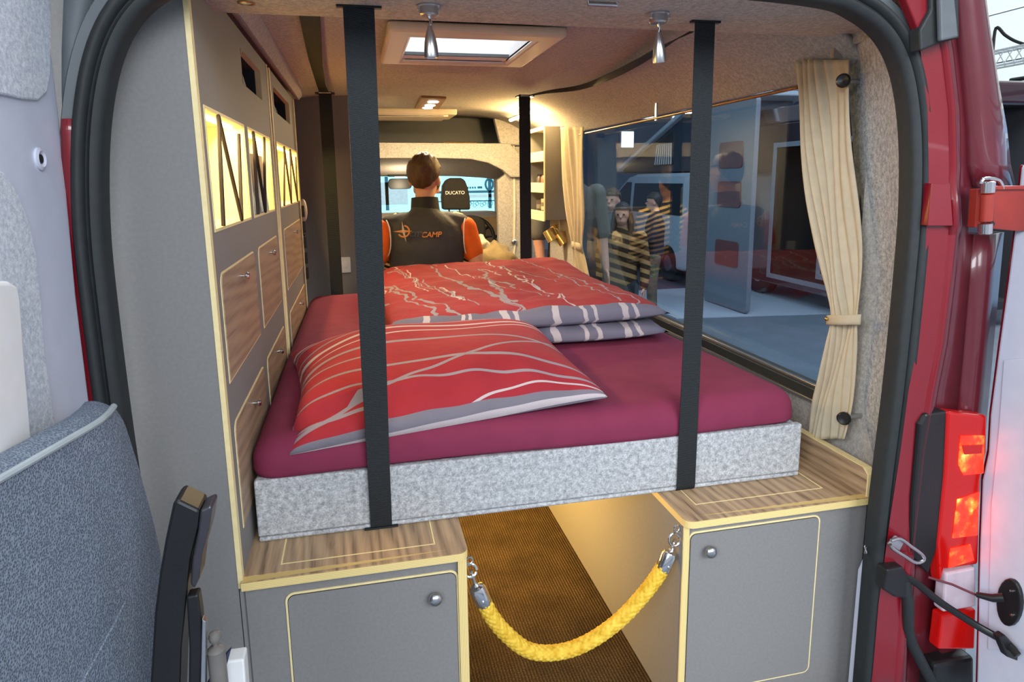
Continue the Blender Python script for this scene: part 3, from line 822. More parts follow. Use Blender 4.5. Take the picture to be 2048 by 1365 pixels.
for lp in o.data.loops:
    c_ = o.data.vertices[lp.vertex_index].co
    lay.data[lp.index].uv = me_uv.get((round(c_.x, 4), round(c_.y, 4)), (0, 0))
tag(o, 'red pillow with curved grey and white lines at the near end of the bed', 'pillow')

# duvet folded in two layers
DR = srgb(158, 46, 54)
random.seed(11)
dc = []
for k in range(24):
    a = .08 + k*.042 + random.uniform(-.02, .02)
    s0 = random.uniform(.75, 1.5); s1 = s0 + random.uniform(.3, .8)
    dc.append((a - .9*random.uniform(-.18, .05), random.uniform(-.34, .05), 0, random.choice((.003, .004, .006, .008)), random.choice((G1, G1, G2)), s0 if k % 3 else .7, s1 if k % 3 else 2.1))
DUVT = stripes('duvet_print', DR, dc, wob=(.12, 8), swap=True)
gc = [(a, 0, 0, wd_, G2) for a, wd_ in ((.20, .012), (.31, .006), (.335, .006), (.45, .014), (.49, .008), (.62, .012), (.72, .007), (.76, .007), (.87, .012), (.91, .007))]
DUVB = stripes('duvet_reverse', srgb(116, 112, 128), gc, wob=(.05, 9), swap=True)
def duvet_layer(z0, th, x0, x1, y0, y1, seed, mat_top, sk):
    mb = MB(); nu, nv = 46, 46
    def P(u, v, top):
        x = x0 + (x1-x0)*u + sk*(v-.5); y = y0 + (y1-y0)*v
        cu, cv = 2*u-1, 2*v-1
        e = max((1-abs(cu)**7)*(1-abs(cv)**10), 0)**.5
        x += .015*math.sin(5*v+seed)*(abs(cu)**3); y += .02*math.sin(6*u+seed)*(abs(cv)**3)
        q = Vector((u*3.0+seed, v*5.0, seed)); q2 = Vector((u*7+2*v+seed, v*15, 4.0))
        wv = .016*mnoise.noise(q) + .020*abs(mnoise.noise(q2)) + .005*mnoise.noise(Vector((u*22, v*30, seed)))
        mid = z0 + th*.42
        hi = mid + th*.58*e + wv*e + .038*e*max(0, v-.15)
        lo = max(mid - th*.42*e, z0)
        return Vector((x, y, hi if top else lo))
    mb.grid(lambda u, v: P(u, v, True), nu, nv, lambda u, v: 1 if v < .022 else 0)
    mb.grid(lambda u, v: P(u, v, False), nu, nv, 1)
    return mb, [mat_top, DUVB]
du = thing('duvet', 'folded red duvet with branching pale lines at the far end of the bed', 'duvet', (.55, 1.4, .78))
mb, ms = duvet_layer(.780, .062, .09, 1.02, .74, 2.04, .4, DUVB, .02)
mb.build('lower_fold', ms, du, smooth=True, sharp=0)
mb, ms = duvet_layer(.834, .070, .075, 1.035, .755, 2.05, 1.7, DUVT, .03)
mb.build('upper_fold', ms, du, smooth=True, sharp=0)

# ================================================================ LIFTING STRAPS
def ribbon(pts, halfs, th=.0022):
    """pts centre points, halfs half-width vectors"""
    mb = MB(); rings = []
    for i, (p, h) in enumerate(zip(pts, halfs)):
        p = Vector(p); h = Vector(h)
        t = Vector(pts[min(i+1, len(pts)-1)]) - Vector(pts[max(i-1, 0)])
        n = t.cross(h).normalized()*th/2
        rings.append([p-h-n, p+h-n, p+h+n, p-h+n])
    return mb.loft(rings, True, True)
s = thing('lifting_strap', 'black webbing strap hanging in front of the pillow', 'strap', (.02, .146, .55))
ribbon([(.0235, .140, 1.675), (.021, .134, 1.3), (.017, .127, .9), (.016, .127, .72), (.0155, .1325, .556), (.0155, .1335, .5505), (.0155, .139, .5468)],
       [(.0305, .004, 0), (.029, .006, 0), (.0265, .008, 0), (.0245, .004, 0), (.024, 0, 0), (.024, 0, 0), (.024, 0, 0)]).build('webbing', WEB, s, smooth=True)
MB().box(-.02, .068, .134, .147, 1.6655, 1.6715).build('slot_plate', BLACK, s)
MB().box(-.022, .053, .1305, .137, .547, .5515).build('bottom_loop', WEB, s)
s = thing('lifting_strap', 'black webbing strap hanging in front of the side window', 'strap', (.78, .146, .55))
ribbon([(.780, .140, 1.675), (.778, .134, 1.3), (.7735, .1315, .9), (.7715, .1315, .70), (.7710, .1325, .560), (.7710, .1335, .5525), (.771, .139, .5468)],
       [(.0255, .002, 0), (.0255, .002, 0), (.025, .002, 0), (.025, 0, 0), (.025, 0, 0), (.025, 0, 0), (.025, 0, 0)]).build('webbing', WEB, s, smooth=True)
MB().box(.746, .816, .134, .147, 1.6655, 1.6715).build('slot_plate', BLACK, s)
# rear straps, run along the ceiling to guide brackets
bl_ = at(650, 186, Y=2.13); br_ = at(1049, 187, Y=2.13)
s = thing('lifting_strap', 'black strap along the ceiling on the left to the far end of the bed', 'strap', (bl_.x, 2.13, .6))
ribbon([(bl_.x, 2.13, 1.752), (bl_.x, 2.13, 1.2), (bl_.x, 2.13, .60)], [(.030, 0, 0)]*3).build('webbing', WEB, s)
ribbon([at(618, 20, Z=1.745), (-.105, .9, 1.752), (-.118, 1.3, 1.748), (-.125, 1.75, 1.742), (bl_.x, 2.0, 1.738), (bl_.x, 2.11, 1.745)], [(.026, 0, .004), (.026, 0, -.004), (.024, 0, -.012), (.022, 0, -.014), (.024, 0, -.006), (.026, 0, 0)]).build('ceiling_run', WEB, s, smooth=True)
MB().box(bl_.x-.046, bl_.x+.046, 2.10, 2.15, 1.738, 1.7445).build('guide_bracket', BLACK, s, bevel=.003)
MB().box(bl_.x-.028, bl_.x+.028, 2.085, 2.098, 1.737, 1.7445).build('roller', STEEL, s, bevel=.003)
s = thing('lifting_strap', 'black strap sagging along the ceiling on the right to the far end of the bed', 'strap', (br_.x, 2.13, .6))
ribbon([(br_.x, 2.13, 1.752), (br_.x, 2.13, 1.2), (br_.x, 2.13, .60)], [(.030, 0, 0)]*3).build('webbing', WEB, s)
rp = [at(1392, 58, Z=1.712), at(1330, 90, Z=1.712), at(1280, 122, Z=1.714), at(1220, 153, Z=1.720), at(1160, 175, Z=1.728), at(1095, 184, Z=1.735), Vector((br_.x+.01, 2.10, 1.741))]
rp = arc(rp, 5)
ribbon(rp, [(.012+.012*math.sin(k*.2), .005, .010*math.cos(k*.16)) for k in range(len(rp))]).build('ceiling_run', WEB, s, smooth=True)
MB().box(br_.x-.046, br_.x+.046, 2.10, 2.15, 1.738, 1.7445).build('guide_bracket', BLACK, s, bevel=.003)
MB().box(br_.x-.028, br_.x+.028, 2.085, 2.098, 1.737, 1.746).build('roller', STEEL, s, bevel=.003)

# ================================================================ LAMPS
def spotlamp(x, y, label, tilt):
    t = thing('spotlight', label, 'lamp', (x, y, 1.67), 'small chrome spotlights under the rear beam')
    MB().lathe((x, y, 1.672), (0, 0, -1), [(.024, 0), (.024, .004), (.019, .005), (.019, .019), (.0165, .022), (0, .022)], 24).build('base', STEEL, t, smooth=True, sharp=.6)
    for k in (-1, 1): MB().lathe((x+k*.020, y-.006, 1.668), (0, 0, -1), [(.004, 0), (.004, .008), (.002, .010)], 10).build('screw', CHROME, t, smooth=True)
    d = Vector((tilt[0], tilt[1], -1)).normalized()
    a = Vector((x, y, 1.650)); b = a + d*.020
    MB().tube([a, a + d*.010 + Vector((.003, 0, 0)), b], .0032, 8).build('stem', CHROME, t, smooth=True)
    MB().lathe(b, d, [(.0035, -.002), (.0055, .004), (.0075, .010), (.0105, .020), (.0128, .033), (.0140, .045), (.0142, .056), (.0136, .0595), (.0125, .0595), (.011, .055)], 24).build('head', STEEL, t, smooth=True, sharp=.9)
    MB().lathe(b + d*.056, d, [(.0118, 0), (.0118, .0012)], 20).build('lens', WHITE, t)
    return t
spotlamp(.160, .115, 'small chrome spotlight beside the roof skylight', (.03, 0))
spotlamp(.646, .095, 'small chrome spotlight near the right strap', (.12, .10))
t = thing('recessed_lamp', 'small round brass recessed lamp at the left end of the rear beam', 'lamp', (-.189, .153, 1.67))
MB().lathe((-.189, .153, 1.6715), (0, 0, -1), [(.017, 0), (.017, .004), (.0125, .005), (.012, .001)], 24).build('ring', plain('brass', srgb(190, 168, 120), .3, 1), t, smooth=True)
MB().lathe((-.189, .153, 1.671), (0, 0, -1), [(.012, 0), (.012, .0015)], 20).build('lens', WHITE, t)
p = at(1205, 3, Z=1.674)
t = thing('beam_hook', 'small metal hook under the rear beam', 'hook', p)
MB().tube([p + Vector((-.03, 0, 0)), p + Vector((-.03, 0, -.006)), p + Vector((.03, 0, -.006)), p + Vector((.03, 0, 0))], .004, 8).build('bar', STEEL, t, smooth=True)

# skylight
t = thing('skylight', 'square roof skylight with cream frame above the bed', 'skylight', (.37, 1.0, 1.77))
MB().slab([.108, .640], [.705, 1.268], [(.182, .560, .795, 1.222)], 'z', 1.742, 1.772).build('frame', CREAMPL, t, bevel=.012, seg=3)
MB().slab([.165, .575], [.78, 1.235], [(.182, .560, .795, 1.222)], 'z', 1.75, 1.88).build('shaft', WHITE, t)
MB().box(.182, .560, 1.150, 1.163, 1.758, 1.768).build('blind_rail', LAMD, t)
MB().box(.182, .560, 1.163, 1.222, 1.756, 1.764).build('blind_bar', WHITE, t, bevel=.003)
PAN = NT('frosted_dome'); PAN.n.remove(PAN.b)
trn = PAN.node('ShaderNodeBsdfTranslucent'); trn.inputs[0].default_value = (.95, .97, 1, 1)
tp = PAN.node('ShaderNodeBsdfTransparent'); tp.inputs[0].default_value = (.95, .97, 1, 1)
mx = PAN.node('ShaderNodeMixShader'); mx.inputs[0].default_value = .5
PAN.link(trn.outputs[0], mx.inputs[1]); PAN.link(tp.outputs[0], mx.inputs[2]); PAN.link(mx.outputs[0], PAN.out.inputs[0])
MB().grid(lambda u, v: (.16+.42*u, .775+.465*v, 1.885+.03*math.sin(PI*u)*math.sin(PI*v)), 8, 8).build('dome', PAN.mat, t, smooth=True, sharp=0)
# ceiling panel lamp with three leds
t = thing('ceiling_lamp', 'slim ceiling lamp with three bright leds', 'lamp', (.45, 2.8, 1.77))
c = [at(a, b, Z=1.762) for a, b in ((843, 196), (893, 198), (878, 219), (830, 217))]
MB().add(c + [p + Vector((0, 0, .014)) for p in c], [(0,1,2,3),(4,7,6,5),(0,4,5,1),(1,5,6,2),(2,6,7,3),(3,7,4,0)]).build('housing', plain('wood_lamp_panel', srgb(150, 118, 78), .5), t, bevel=.003)
for a, b in ((866, 204), (860, 211), (855, 216)):
    q = at(a, b, Z=1.7605)
    MB().lathe(q, (0, 0, -1), [(.030, 0), (.030, .003), (.024, .004)], 20).build('led', emit('warm_white_led', (1, .93, .78), 14), t)
ld = bpy.data.lights.new('ceiling_lamp_light', 'AREA'); ld.shape = 'DISK'; ld.size = .16; ld.energy = 17; ld.color = (1, .78, .46)
lo = bpy.data.objects.new('ceiling_lamp_light', ld); COL.objects.link(lo); lo.location = (.45, 2.8, 1.74)
# led tube on the upper right edge
t = thing('led_tube', 'bright warm led tube under the ceiling above the wall shelf', 'lamp', (1.03, 3.0, 1.73))
MB().tube([(1.045, 2.55, 1.722), (1.045, 3.25, 1.722)], .011, 10).build('tube', emit('led_tube', (1, .78, .38), 30), t, smooth=True)
MB().box(1.035, 1.075, 2.54, 3.26, 1.728, 1.742).build('rail', STEEL, t)
for yy in (2.55, 2.75, 2.95):
    ld = bpy.data.lights.new('led_tube_light', 'POINT'); ld.shadow_soft_size = .02; ld.energy = 4.2; ld.color = (1, .68, .28)
    lo = bpy.data.objects.new('led_tube_light', ld); COL.objects.link(lo); lo.location = (1.01, yy, 1.695)
# roof ventilator panel at the front
t = thing('roof_vent', 'flat cream roof vent panel near the cab', 'roof vent', (.4, 3.35, 1.77))
MB().box(-.05, .655, 3.08, 3.45, 1.738, 1.776).build('panel', CREAMPL, t, bevel=.008)
MB().box(.0, .60, 3.10, 3.42, 1.726, 1.740).build('grille', CREAMPL, t, bevel=.005)
MB().box(.03, .57, 3.095, 3.099, 1.729, 1.733).build('slot', DARKIN, t)
o = MB().tube([at(888, 285.5, Y=3.5), at(953, 286.5, Y=3.5)], .007, 8).build('shelf_lamp', plain('brass_tube', srgb(226, 196, 130), .3, 1))
tag(o, 'thin brass rod lying on the overcab shelf edge', 'rod')

# ================================================================ CURTAINS
def curtain(label, levels, X, npl, amp, flat_from, loc, tie, grp):
    t = thing('curtain', label, 'curtain', loc)
    L = [at(l, y, X=X) for y, l, r in levels]; R_ = [at(r, y, X=X) for y, l, r in levels]
    L = arc(L, 5); R_ = arc(R_, 5); n = len(L)-1
    mb = MB(); nu = 64
    def P(u, v):
        i = min(int(round(v*n)), n)
        a, b = L[i], R_[i]
        p = a.lerp(b, u)
        k = 1.0 if u < flat_from else max(0.25, 1-(u-flat_from)/.2)
        wide = min(1.0, (a-b).length/.16)
        p.x += amp*wide*k*math.sin(2*PI*npl*(u**.9)) + .006*math.sin(9*u+2.2*v*n/8)
        return p
    mb.grid(P, nu, n).build('cloth', CURT, t, smooth=True, sharp=0, solid=.003)
    return t
nc = curtain('beige pleated curtain tied back at the near end of the window', [(120, 1588, 1697), (200, 1595, 1701), (300, 1603, 1707), (400, 1616, 1715), (500, 1634, 1721), (580, 1650, 1721), (635, 1661, 1719), (680, 1657, 1716), (750, 1641, 1708), (820, 1622, 1701), (878, 1614, 1692)], 1.21, 7, .011, .55, (1.2, .25, .62), None, None)
a, b = at(1654, 640, X=1.192), at(1722, 641, X=1.192)
mb = MB()
def tb(u, v):
    p = a.lerp(b, u); return Vector((p.x - .012*math.sin(PI*u), p.y, p.z + .013 - .026*v + .002*u))
mb.grid(tb, 10, 3).build('tie_band', CURT, nc, smooth=True, sharp=0, solid=.004)
q = tb(.08, .4) + Vector((-.006, 0, 0))
MB().lathe(q, (-1, 0, 0), [(.005, -.002), (.005, .002), (.003, .004), (0, .005)], 14).build('snap_button', plain('brass_snap', srgb(206, 176, 100), .25, 1), nc, smooth=True)
fc = curtain('beige curtain tied back at the far end of the window', [(254, 1119, 1166), (300, 1121, 1167), (360, 1126, 1168), (430, 1135, 1168), (490, 1146, 1163), (520, 1147, 1172), (560, 1150, 1183), (592, 1152, 1194)], 1.20, 5, .014, .5, (1.2, 2.3, .75), None, None)
a2, b2 = at(1144, 490, X=1.188), at(1164, 490, X=1.188)
MB().grid(lambda u, v: (a2.lerp(b2, u).x, a2.lerp(b2, u).y, a2.z + .02 - .04*v), 4, 2).build('tie_band', CURT, fc, smooth=True, solid=.006)
for (px, py, nm) in ((1688, 162, 'round black knob at the top of the near curtain'), (1689, 836, 'round black knob at the foot of the near curtain')):
    c = at(px, py, X=1.195)
    t = thing('tieback_post', nm, 'knob', c)
    MB().lathe(c, (-.8, -.6, 0), [(.009, -.02), (.009, 0), (.0165, .002), (.0175, .008), (.013, .013), (.006, .011), (0, .010)], 22).build('cap', BLACK, t, smooth=True)
    MB().lathe(c + Vector((.012, .004, 0)), (1, 0, 0), [(.006, 0), (.006, .04)], 12).build('stem', STEEL, t, smooth=True)
# rod
rod = thing('curtain_rod', 'thin brass curtain rod along the top of the side window', 'curtain rod', (1.21, 1.3, 1.565))
ROD = plain('bronze_rod', srgb(190, 158, 112), .25, 1)
MB().tube([(1.21, 2.36, 1.562), (1.21, 1.0, 1.566), (1.21, .40, 1.568)], .0055, 10).build('rod', ROD, rod, smooth=True)
for px in (1313,):
    c = at(px, 236, X=1.21); MB().box(1.207, 1.213, c.y-.004, c.y+.012, 1.555, 1.625).build('bracket', STEEL, rod, bevel=.001)
MB().box(1.205, 1.25, 2.33, 2.36, 1.55, 1.575).build('bracket', BLACK, rod, bevel=.004)
c = at(1678, 107, X=1.22)
MB().box(1.20, 1.25, c.y-.006, c.y+.008, c.z-.012, c.z+.014).build('bracket', STEEL, rod, bevel=.002)

# ================================================================ ROPE BARRIER
ROPE = NT('yellow_braided_rope'); ROPE.p(.75, spec=.3)
ROPE.setc(ROPE.ramp(ROPE.noise(60, 4), [(.3, srgb(206, 158, 30)), (.7, srgb(244, 206, 80))]))
ROPE.bump(ROPE.noise(700, 2), .3, .001)
rb = thing('barrier_rope', 'yellow braided barrier rope with chrome ends across the aisle', 'rope', (.44, .03, .25))
pts = [at(x, y, Y=.03) for x, y in ((968, 1205), (985, 1236), (1012, 1268), (1050, 1298), (1090, 1307), (1140, 1300), (1190, 1277), (1240, 1240), (1280, 1198), (1310, 1160), (1326, 1135))]
pts = arc(pts, 40)
mb = MB(); rings = []; s_ = 0; ns = 48; side = Vector((0, 1, 0)); Rr = .0185
for i, p in enumerate(pts):
    if i: s_ += (p-pts[i-1]).length
    tt = (pts[min(i+1, len(pts)-1)] - pts[max(i-1, 0)]).normalized()
    bb = tt.cross(side).normalized()
    ring = []
    for k in range(ns):
        th = 2*PI*k/ns
        ph1 = 8*th + s_*2*PI/.0165; ph2 = 8*th - s_*2*PI/.0165
        bump = abs(math.cos(ph1/2)*math.cos(ph2/2))**.6
        r = Rr*(.84 + .16*bump)
        ring.append(p + side*r*math.cos(th) + bb*r*math.sin(th))
    rings.append(ring)
mb.loft(rings, True, True).build('rope', ROPE.mat, rb, smooth=True, sharp=0)
def ferrule(p0, d, ring_c, hook_c):
    d = Vector(d).normalized()
    f = MB().lathe(p0, d, [(.0165, -.006), (.0185, 0), (.0185, .036), (.016, .043), (.008, .047), (.006, .052), (0, .053)], 22).build('ferrule', CHROME, rb, smooth=True, sharp=.7)
    MB().lathe(p0 + d*.012 + Vector((0, -.019, 0)), (0, -1, 0), [(.0035, -.002), (.0035, .002), (0, .003)], 10).build('rivet', STEEL, f, smooth=True)
    e = p0 + d*.052
    MB().tube([e + (Vector(ring_c)-e)*k/6 for k in range(7)], .0038, 8).build('swivel', CHROME, rb, smooth=True)
    rc = Vector(ring_c)
    MB().tube([rc + Vector((.0135*math.cos(a_), .004*math.sin(a_), .0135*math.sin(a_))) for a_ in [2*PI*k/20 for k in range(20)]], .0032, 8).build('snap_ring', CHROME, rb, smooth=True)
    hc = Vector(hook_c)
    MB().tube([hc + Vector((.007*math.cos(a_), 0, .009*math.sin(a_))) for a_ in [2*PI*k/14 for k in range(15)]], .0022, 6).build('eye', CHROME, rb, smooth=True)
ferrule(at(968, 1205, Y=.03), at(946, 1160, Y=.03)-at(968, 1205, Y=.03), at(941, 1142, Y=.025), at(939, 1122, Y=.02))
ferrule(at(1326, 1137, Y=.03), at(1342, 1104, Y=.03)-at(1326, 1137, Y=.03), at(1349, 1080, Y=.025), at(1354, 1058, Y=.02))

# ================================================================ WALL SHELF, JARS, MUGS, SWITCH
ws_ = thing('wall_shelf', 'open wall cupboard with three lit shelves and a grey side', 'cupboard', (1.18, 2.8, 1.07))
MB().box(1.10, 1.245, 2.60, 2.612, 1.08, 1.632).build('side_panel', LAM, ws_)
MB().box(1.10, 1.245, 3.0, 3.012, 1.08, 1.632).build('side_panel', LAM, ws_)
MB().box(1.098, 1.104, 2.598, 2.612, 1.078, 1.634).build('edge_band', EDGE, ws_)
MB().box(1.235, 1.247, 2.612, 3.0, 1.08, 1.632).build('back_panel', LAM, ws_)
for z in (1.08, 1.245, 1.432, 1.622): MB().box(1.104, 1.235, 2.612, 3.0, z, z+.010).build('shelf', CREAM, ws_)
for z in (1.072, 1.243, 1.430): MB().box(1.096, 1.106, 2.606, 3.006, z, z+.060).build('rail', CREAM, ws_, bevel=.001)
MB().box(1.096, 1.106, 2.606, 3.006, 1.612, 1.634).build('rail', CREAM, ws_)
def jar(x, y, z, h, r, c, lc, label, g):
    t = thing('jar', label, 'jar', (x, y, z), g)
    MB().lathe((x, y, z), (0, 0, 1), [(r*.9, 0), (r, .006), (r, h*.75), (r*.75, h*.86), (r*.75, h*.9)], 16).build('body', plain('jar_'+label.split()[0], c, .3), t, smooth=True)
    MB().lathe((x, y, z+h*.88), (0, 0, 1), [(r*.82, 0), (r*.82, h*.12), (0, h*.125)], 16).build('lid', plain('lid_'+label.split()[0], lc, .35), t, smooth=True)
jar(1.15, 2.76, 1.256, .105, .028, srgb(176, 120, 90), srgb(60, 44, 36), 'brown spice jar on the middle shelf of the wall cupboard', 'jars in the wall cupboard')
jar(1.15, 2.87, 1.256, .10, .026, srgb(110, 96, 80), srgb(50, 44, 40), 'dark spice jar on the middle shelf of the wall cupboard', 'jars in the wall cupboard')
t = thing('tin_can', 'banded beige tin on the lowest shelf of the wall cupboard', 'tin', (1.15, 2.74, 1.09))
for k in range(5): MB().lathe((1.15, 2.74, 1.09+k*.023), (0, 0, 1), [(.033, 0), (.033, .022)], 18).build('band', [plain('tin_light', srgb(222, 200, 160), .4), plain('tin_dark', srgb(140, 124, 100), .4)][k % 2], t, smooth=True)
t = thing('tin_can', 'banded dark tin behind the beige tin on the lowest shelf', 'tin', (1.15, 2.85, 1.09))
for k in range(4): MB().lathe((1.15, 2.85, 1.09+k*.026), (0, 0, 1), [(.033, 0), (.033, .025)], 18).build('band', [plain('tin_grey', srgb(150, 140, 120), .4), plain('tin_brown', srgb(96, 84, 70), .4)][k % 2], t, smooth=True)
o = MB().ball((1.17, 2.80, 1.462), .05, .13, .022, 18, 8).build('folded_towel', plain('green_towel', srgb(190, 206, 160), .95, bump=.4), smooth=True, sharp=0)
tag(o, 'pale green folded towel on the top shelf of the wall cupboard', 'towel')
o = MB().prism([(2.66, 1.442), (2.72, 1.60), (2.80, 1.60), (2.78, 1.442)], 'x', 1.205, 1.23).build('leaning_tray', LAMD, bevel=.004)
tag(o, 'dark tray leaning at the back of the top shelf', 'tray')
MUG = plain('brass_enamel_mug', srgb(224, 196, 132), .25, .85)
def mug(px, py, Y, ang, label):
    c = at(px, py, Y=Y)
    t = thing('mug', label, 'mug', c, 'mugs hanging under the wall cupboard')
    d = Vector((math.sin(ang), -.25, -math.cos(ang))).normalized()
    MB().lathe(c - d*.035, d, [(.0, .0), (.034, .0), (.036, .004), (.036, .068), (.038, .072), (.035, .072), (.033, .066), (.032, .008), (0, .008)], 22).build('cup', MUG, t, smooth=True, sharp=.8)
    s0 = d.cross(Vector((0, 1, 0))).normalized()
    if s0.z < 0: s0 = -s0
    MB().tube([c + s0*(.034+.022*math.sin(PI*k/8)) + d*(.024*math.cos(PI*k/8)) for k in range(9)], .004, 8).build('handle', MUG, t, smooth=True)
    hk = c + s0*.062
    MB().tube([hk, hk + Vector((.004, 0, .012)), Vector((hk.x, hk.y, 1.072))], .0025, 6).build('hook', STEEL, t, smooth=True)
mug(1101, 470, 2.68, .45, 'brass mug hanging nearest the side door opening')
mug(1123, 477, 2.66, .55, 'brass mug hanging nearest the far curtain')
mug(1112, 462, 2.84, .4, 'brass mug hanging behind the two front mugs')
sw = thing('light_switch', 'white square light switch on the grey partition', 'switch', (-.085, 2.415, .86))
c = at(690, 530, Y=2.418)
MB().prism(rr(c.x-.03, c.x+.03, c.z-.042, c.z+.042, .006), 'y', 2.408, 2.42).build('plate', WHITE, sw, bevel=.002)
MB().lathe((c.x, 2.409, c.z), (0, -1, 0), [(.019, 0), (.019, .003), (.016, .004), (.004, .005)], 20).build('dial', WHITE, sw, smooth=True)
rl = thing('reading_lamp', 'small oval cream reading lamp at the end of the far tall cabinet', 'lamp', (-.24, 2.12, 1.2))
c = at(607, 421, Y=2.12)
MB().ball(c, .018, .02, .055, 16, 10).build('shade', CREAMPL, rl, smooth=True, sharp=0)
MB().tube([c + Vector((0, .01, -.04)), c + Vector((-.01, .02, -.10)), Vector((-.262, 2.10, c.z-.12))], .006, 8).build('arm', BLACK, rl, smooth=True)
zs = thing('strip_hinge', 'black hinge strip on the cabinet end beside the bed', 'hinge', (-.255, 2.06, .8))
for k in range(5):
    z = .86 + k*.075
    MB().box(-.262, -.248, 2.053, 2.075, z, z+.055).build('leaf', BLACK, zs, bevel=.002)

# ================================================================ CAB SEAT
def text(body_, size, mat, parent, loc, rot, name='lettering', shear=0, bold=.0):
    cu = bpy.data.curves.new(name, 'FONT'); cu.body = body_; cu.size = size; cu.align_x = 'CENTER'; cu.align_y = 'CENTER'; cu.extrude = .0008; cu.shear = shear; cu.offset = bold
    o = bpy.data.objects.new(name, cu); COL.objects.link(o); o.location = loc; o.rotation_euler = rot
    bpy.context.view_layer.update()
    me = bpy.data.meshes.new_from_object(o.evaluated_get(bpy.context.evaluated_depsgraph_get()))
    mw = o.matrix_world.copy(); bpy.data.objects.remove(o); me.transform(mw)
    o = bpy.data.objects.new(name, me); COL.objects.link(o); me.materials.clear(); me.materials.append(mat)
    if parent: attach(o, parent)
    return o
SEATM = plain('black_seat_cloth', srgb(38, 36, 34), .85, var=.15, sc=60)
seat = thing('cab_chair', 'black cab seat with white lettering on the headrest', 'car seat', (.73, 3.75, 0))
def hr(u, v): pass
hrp = [(p.x, p.z) for p in (at(x, y, Y=3.66) for x, y in ((886, 420), (884, 395), (886, 372), (893, 360), (903, 356), (922, 356), (930, 360), (936, 376), (940, 396), (941, 420)))]
MB().prism(hrp, 'y', 3.655, 3.76).build('headrest', SEATM, seat, bevel=.015, seg=3)
c = at(910, 386, Y=3.654)
text('DUCATO', .034, WHITE, seat, (c.x, 3.652, c.z), (PI/2, 0, 0), bold=.0006)
for dx in (-.04, .04): MB().tube([(c.x+dx, 3.71, 1.02), (c.x+dx, 3.71, 1.15)], .007, 8).build('post', STEEL, seat, smooth=True)
MB().prism(rr(c.x-.23, c.x+.23, .52, 1.06, .09), 'y', 3.66, 3.80).build('backrest', SEATM, seat, bevel=.02, seg=3)
MB().prism(rr(c.x-.24, c.x+.24, 3.76, 4.25, .06), 'z', .42, .56).build('cushion', SEATM, seat, bevel=.02, seg=3)
MB().box(c.x-.18, c.x+.18, 3.8, 4.2, 0, .42).build('base', BLACK, seat)
sb = thing('seat_belt', 'pale seat belt hanging on the right door pillar', 'seat belt', (1.1, 3.49, .6))
bp = [at(x, y, Y=3.492) for x, y in ((1027, 290), (1028, 350), (1029, 420), (1028, 480), (1030, 488), (1026, 520), (1020, 545))]
ribbon(bp, [(.008, 0, 0)]*7).build('webbing', plain('pale_belt', srgb(236, 222, 196), .7), sb, smooth=True)
MB().ball(at(1028, 484, Y=3.488), .022, .012, .02, 12, 8).build('buckle', STEEL, sb, smooth=True)
# bench the man sits on
bn = thing('upholstered_bench', 'dark upholstered seat bench beyond the bed', 'bench', (.45, 2.5, 0))
MB().box(0.02, .98, 2.26, 2.70, 0, .40).build('base', LAM, bn)
MB().box(0.02, .98, 2.25, 2.71, .40, .50).build('cushion', SEATM, bn, bevel=.02, seg=3)

# ================================================================ PEOPLE
def fuse(mb, name, mat, parent, vox=.009, it=4):
    o = mb.build(name, mat, None, weld=False)
    r = o.modifiers.new('r', 'REMESH'); r.mode = 'VOXEL'; r.voxel_size = vox; r.use_smooth_shade = True
    s = o.modifiers.new('s', 'SMOOTH'); s.factor = .5; s.iterations = it
    bpy.context.view_layer.update()
    me = bpy.data.meshes.new_from_object(o.evaluated_get(bpy.context.evaluated_depsgraph_get()))
    o.modifiers.clear(); o.data = me
    me.materials.clear(); me.materials.append(mat); me.shade_smooth()
    if parent: attach(o, parent)
    return o
def limb(mb, pts, rs, ref, sub=4, n=16):
    P = arc(pts, sub); R2 = []
    for i in range(len(pts)-1):
        for k in range(sub):
            t = k/sub; a, b = rs[i], rs[i+1]
            a = a if isinstance(a, tuple) else (a, a); b = b if isinstance(b, tuple) else (b, b)
            R2.append(tuple(x+(y-x)*t for x, y in zip(a, b)))
    R2.append(rs[-1] if isinstance(rs[-1], tuple) else (rs[-1], rs[-1]))
    # round ends
    t0 = (P[0]-P[1]).normalized(); t1 = (P[-1]-P[-2]).normalized()
    r0, r1 = min(R2[0]), min(R2[-1])
    P = [P[0]+t0*r0*.8, P[0]+t0*r0*.5] + P + [P[-1]+t1*r1*.5, P[-1]+t1*r1*.8]
    R2 = [tuple(q*.45 for q in R2[0]), tuple(q*.82 for q in R2[0])] + R2 + [tuple(q*.82 for q in R2[-1]), tuple(q*.45 for q in R2[-1])]
    mb.tube(P, R2, n, ref=ref)
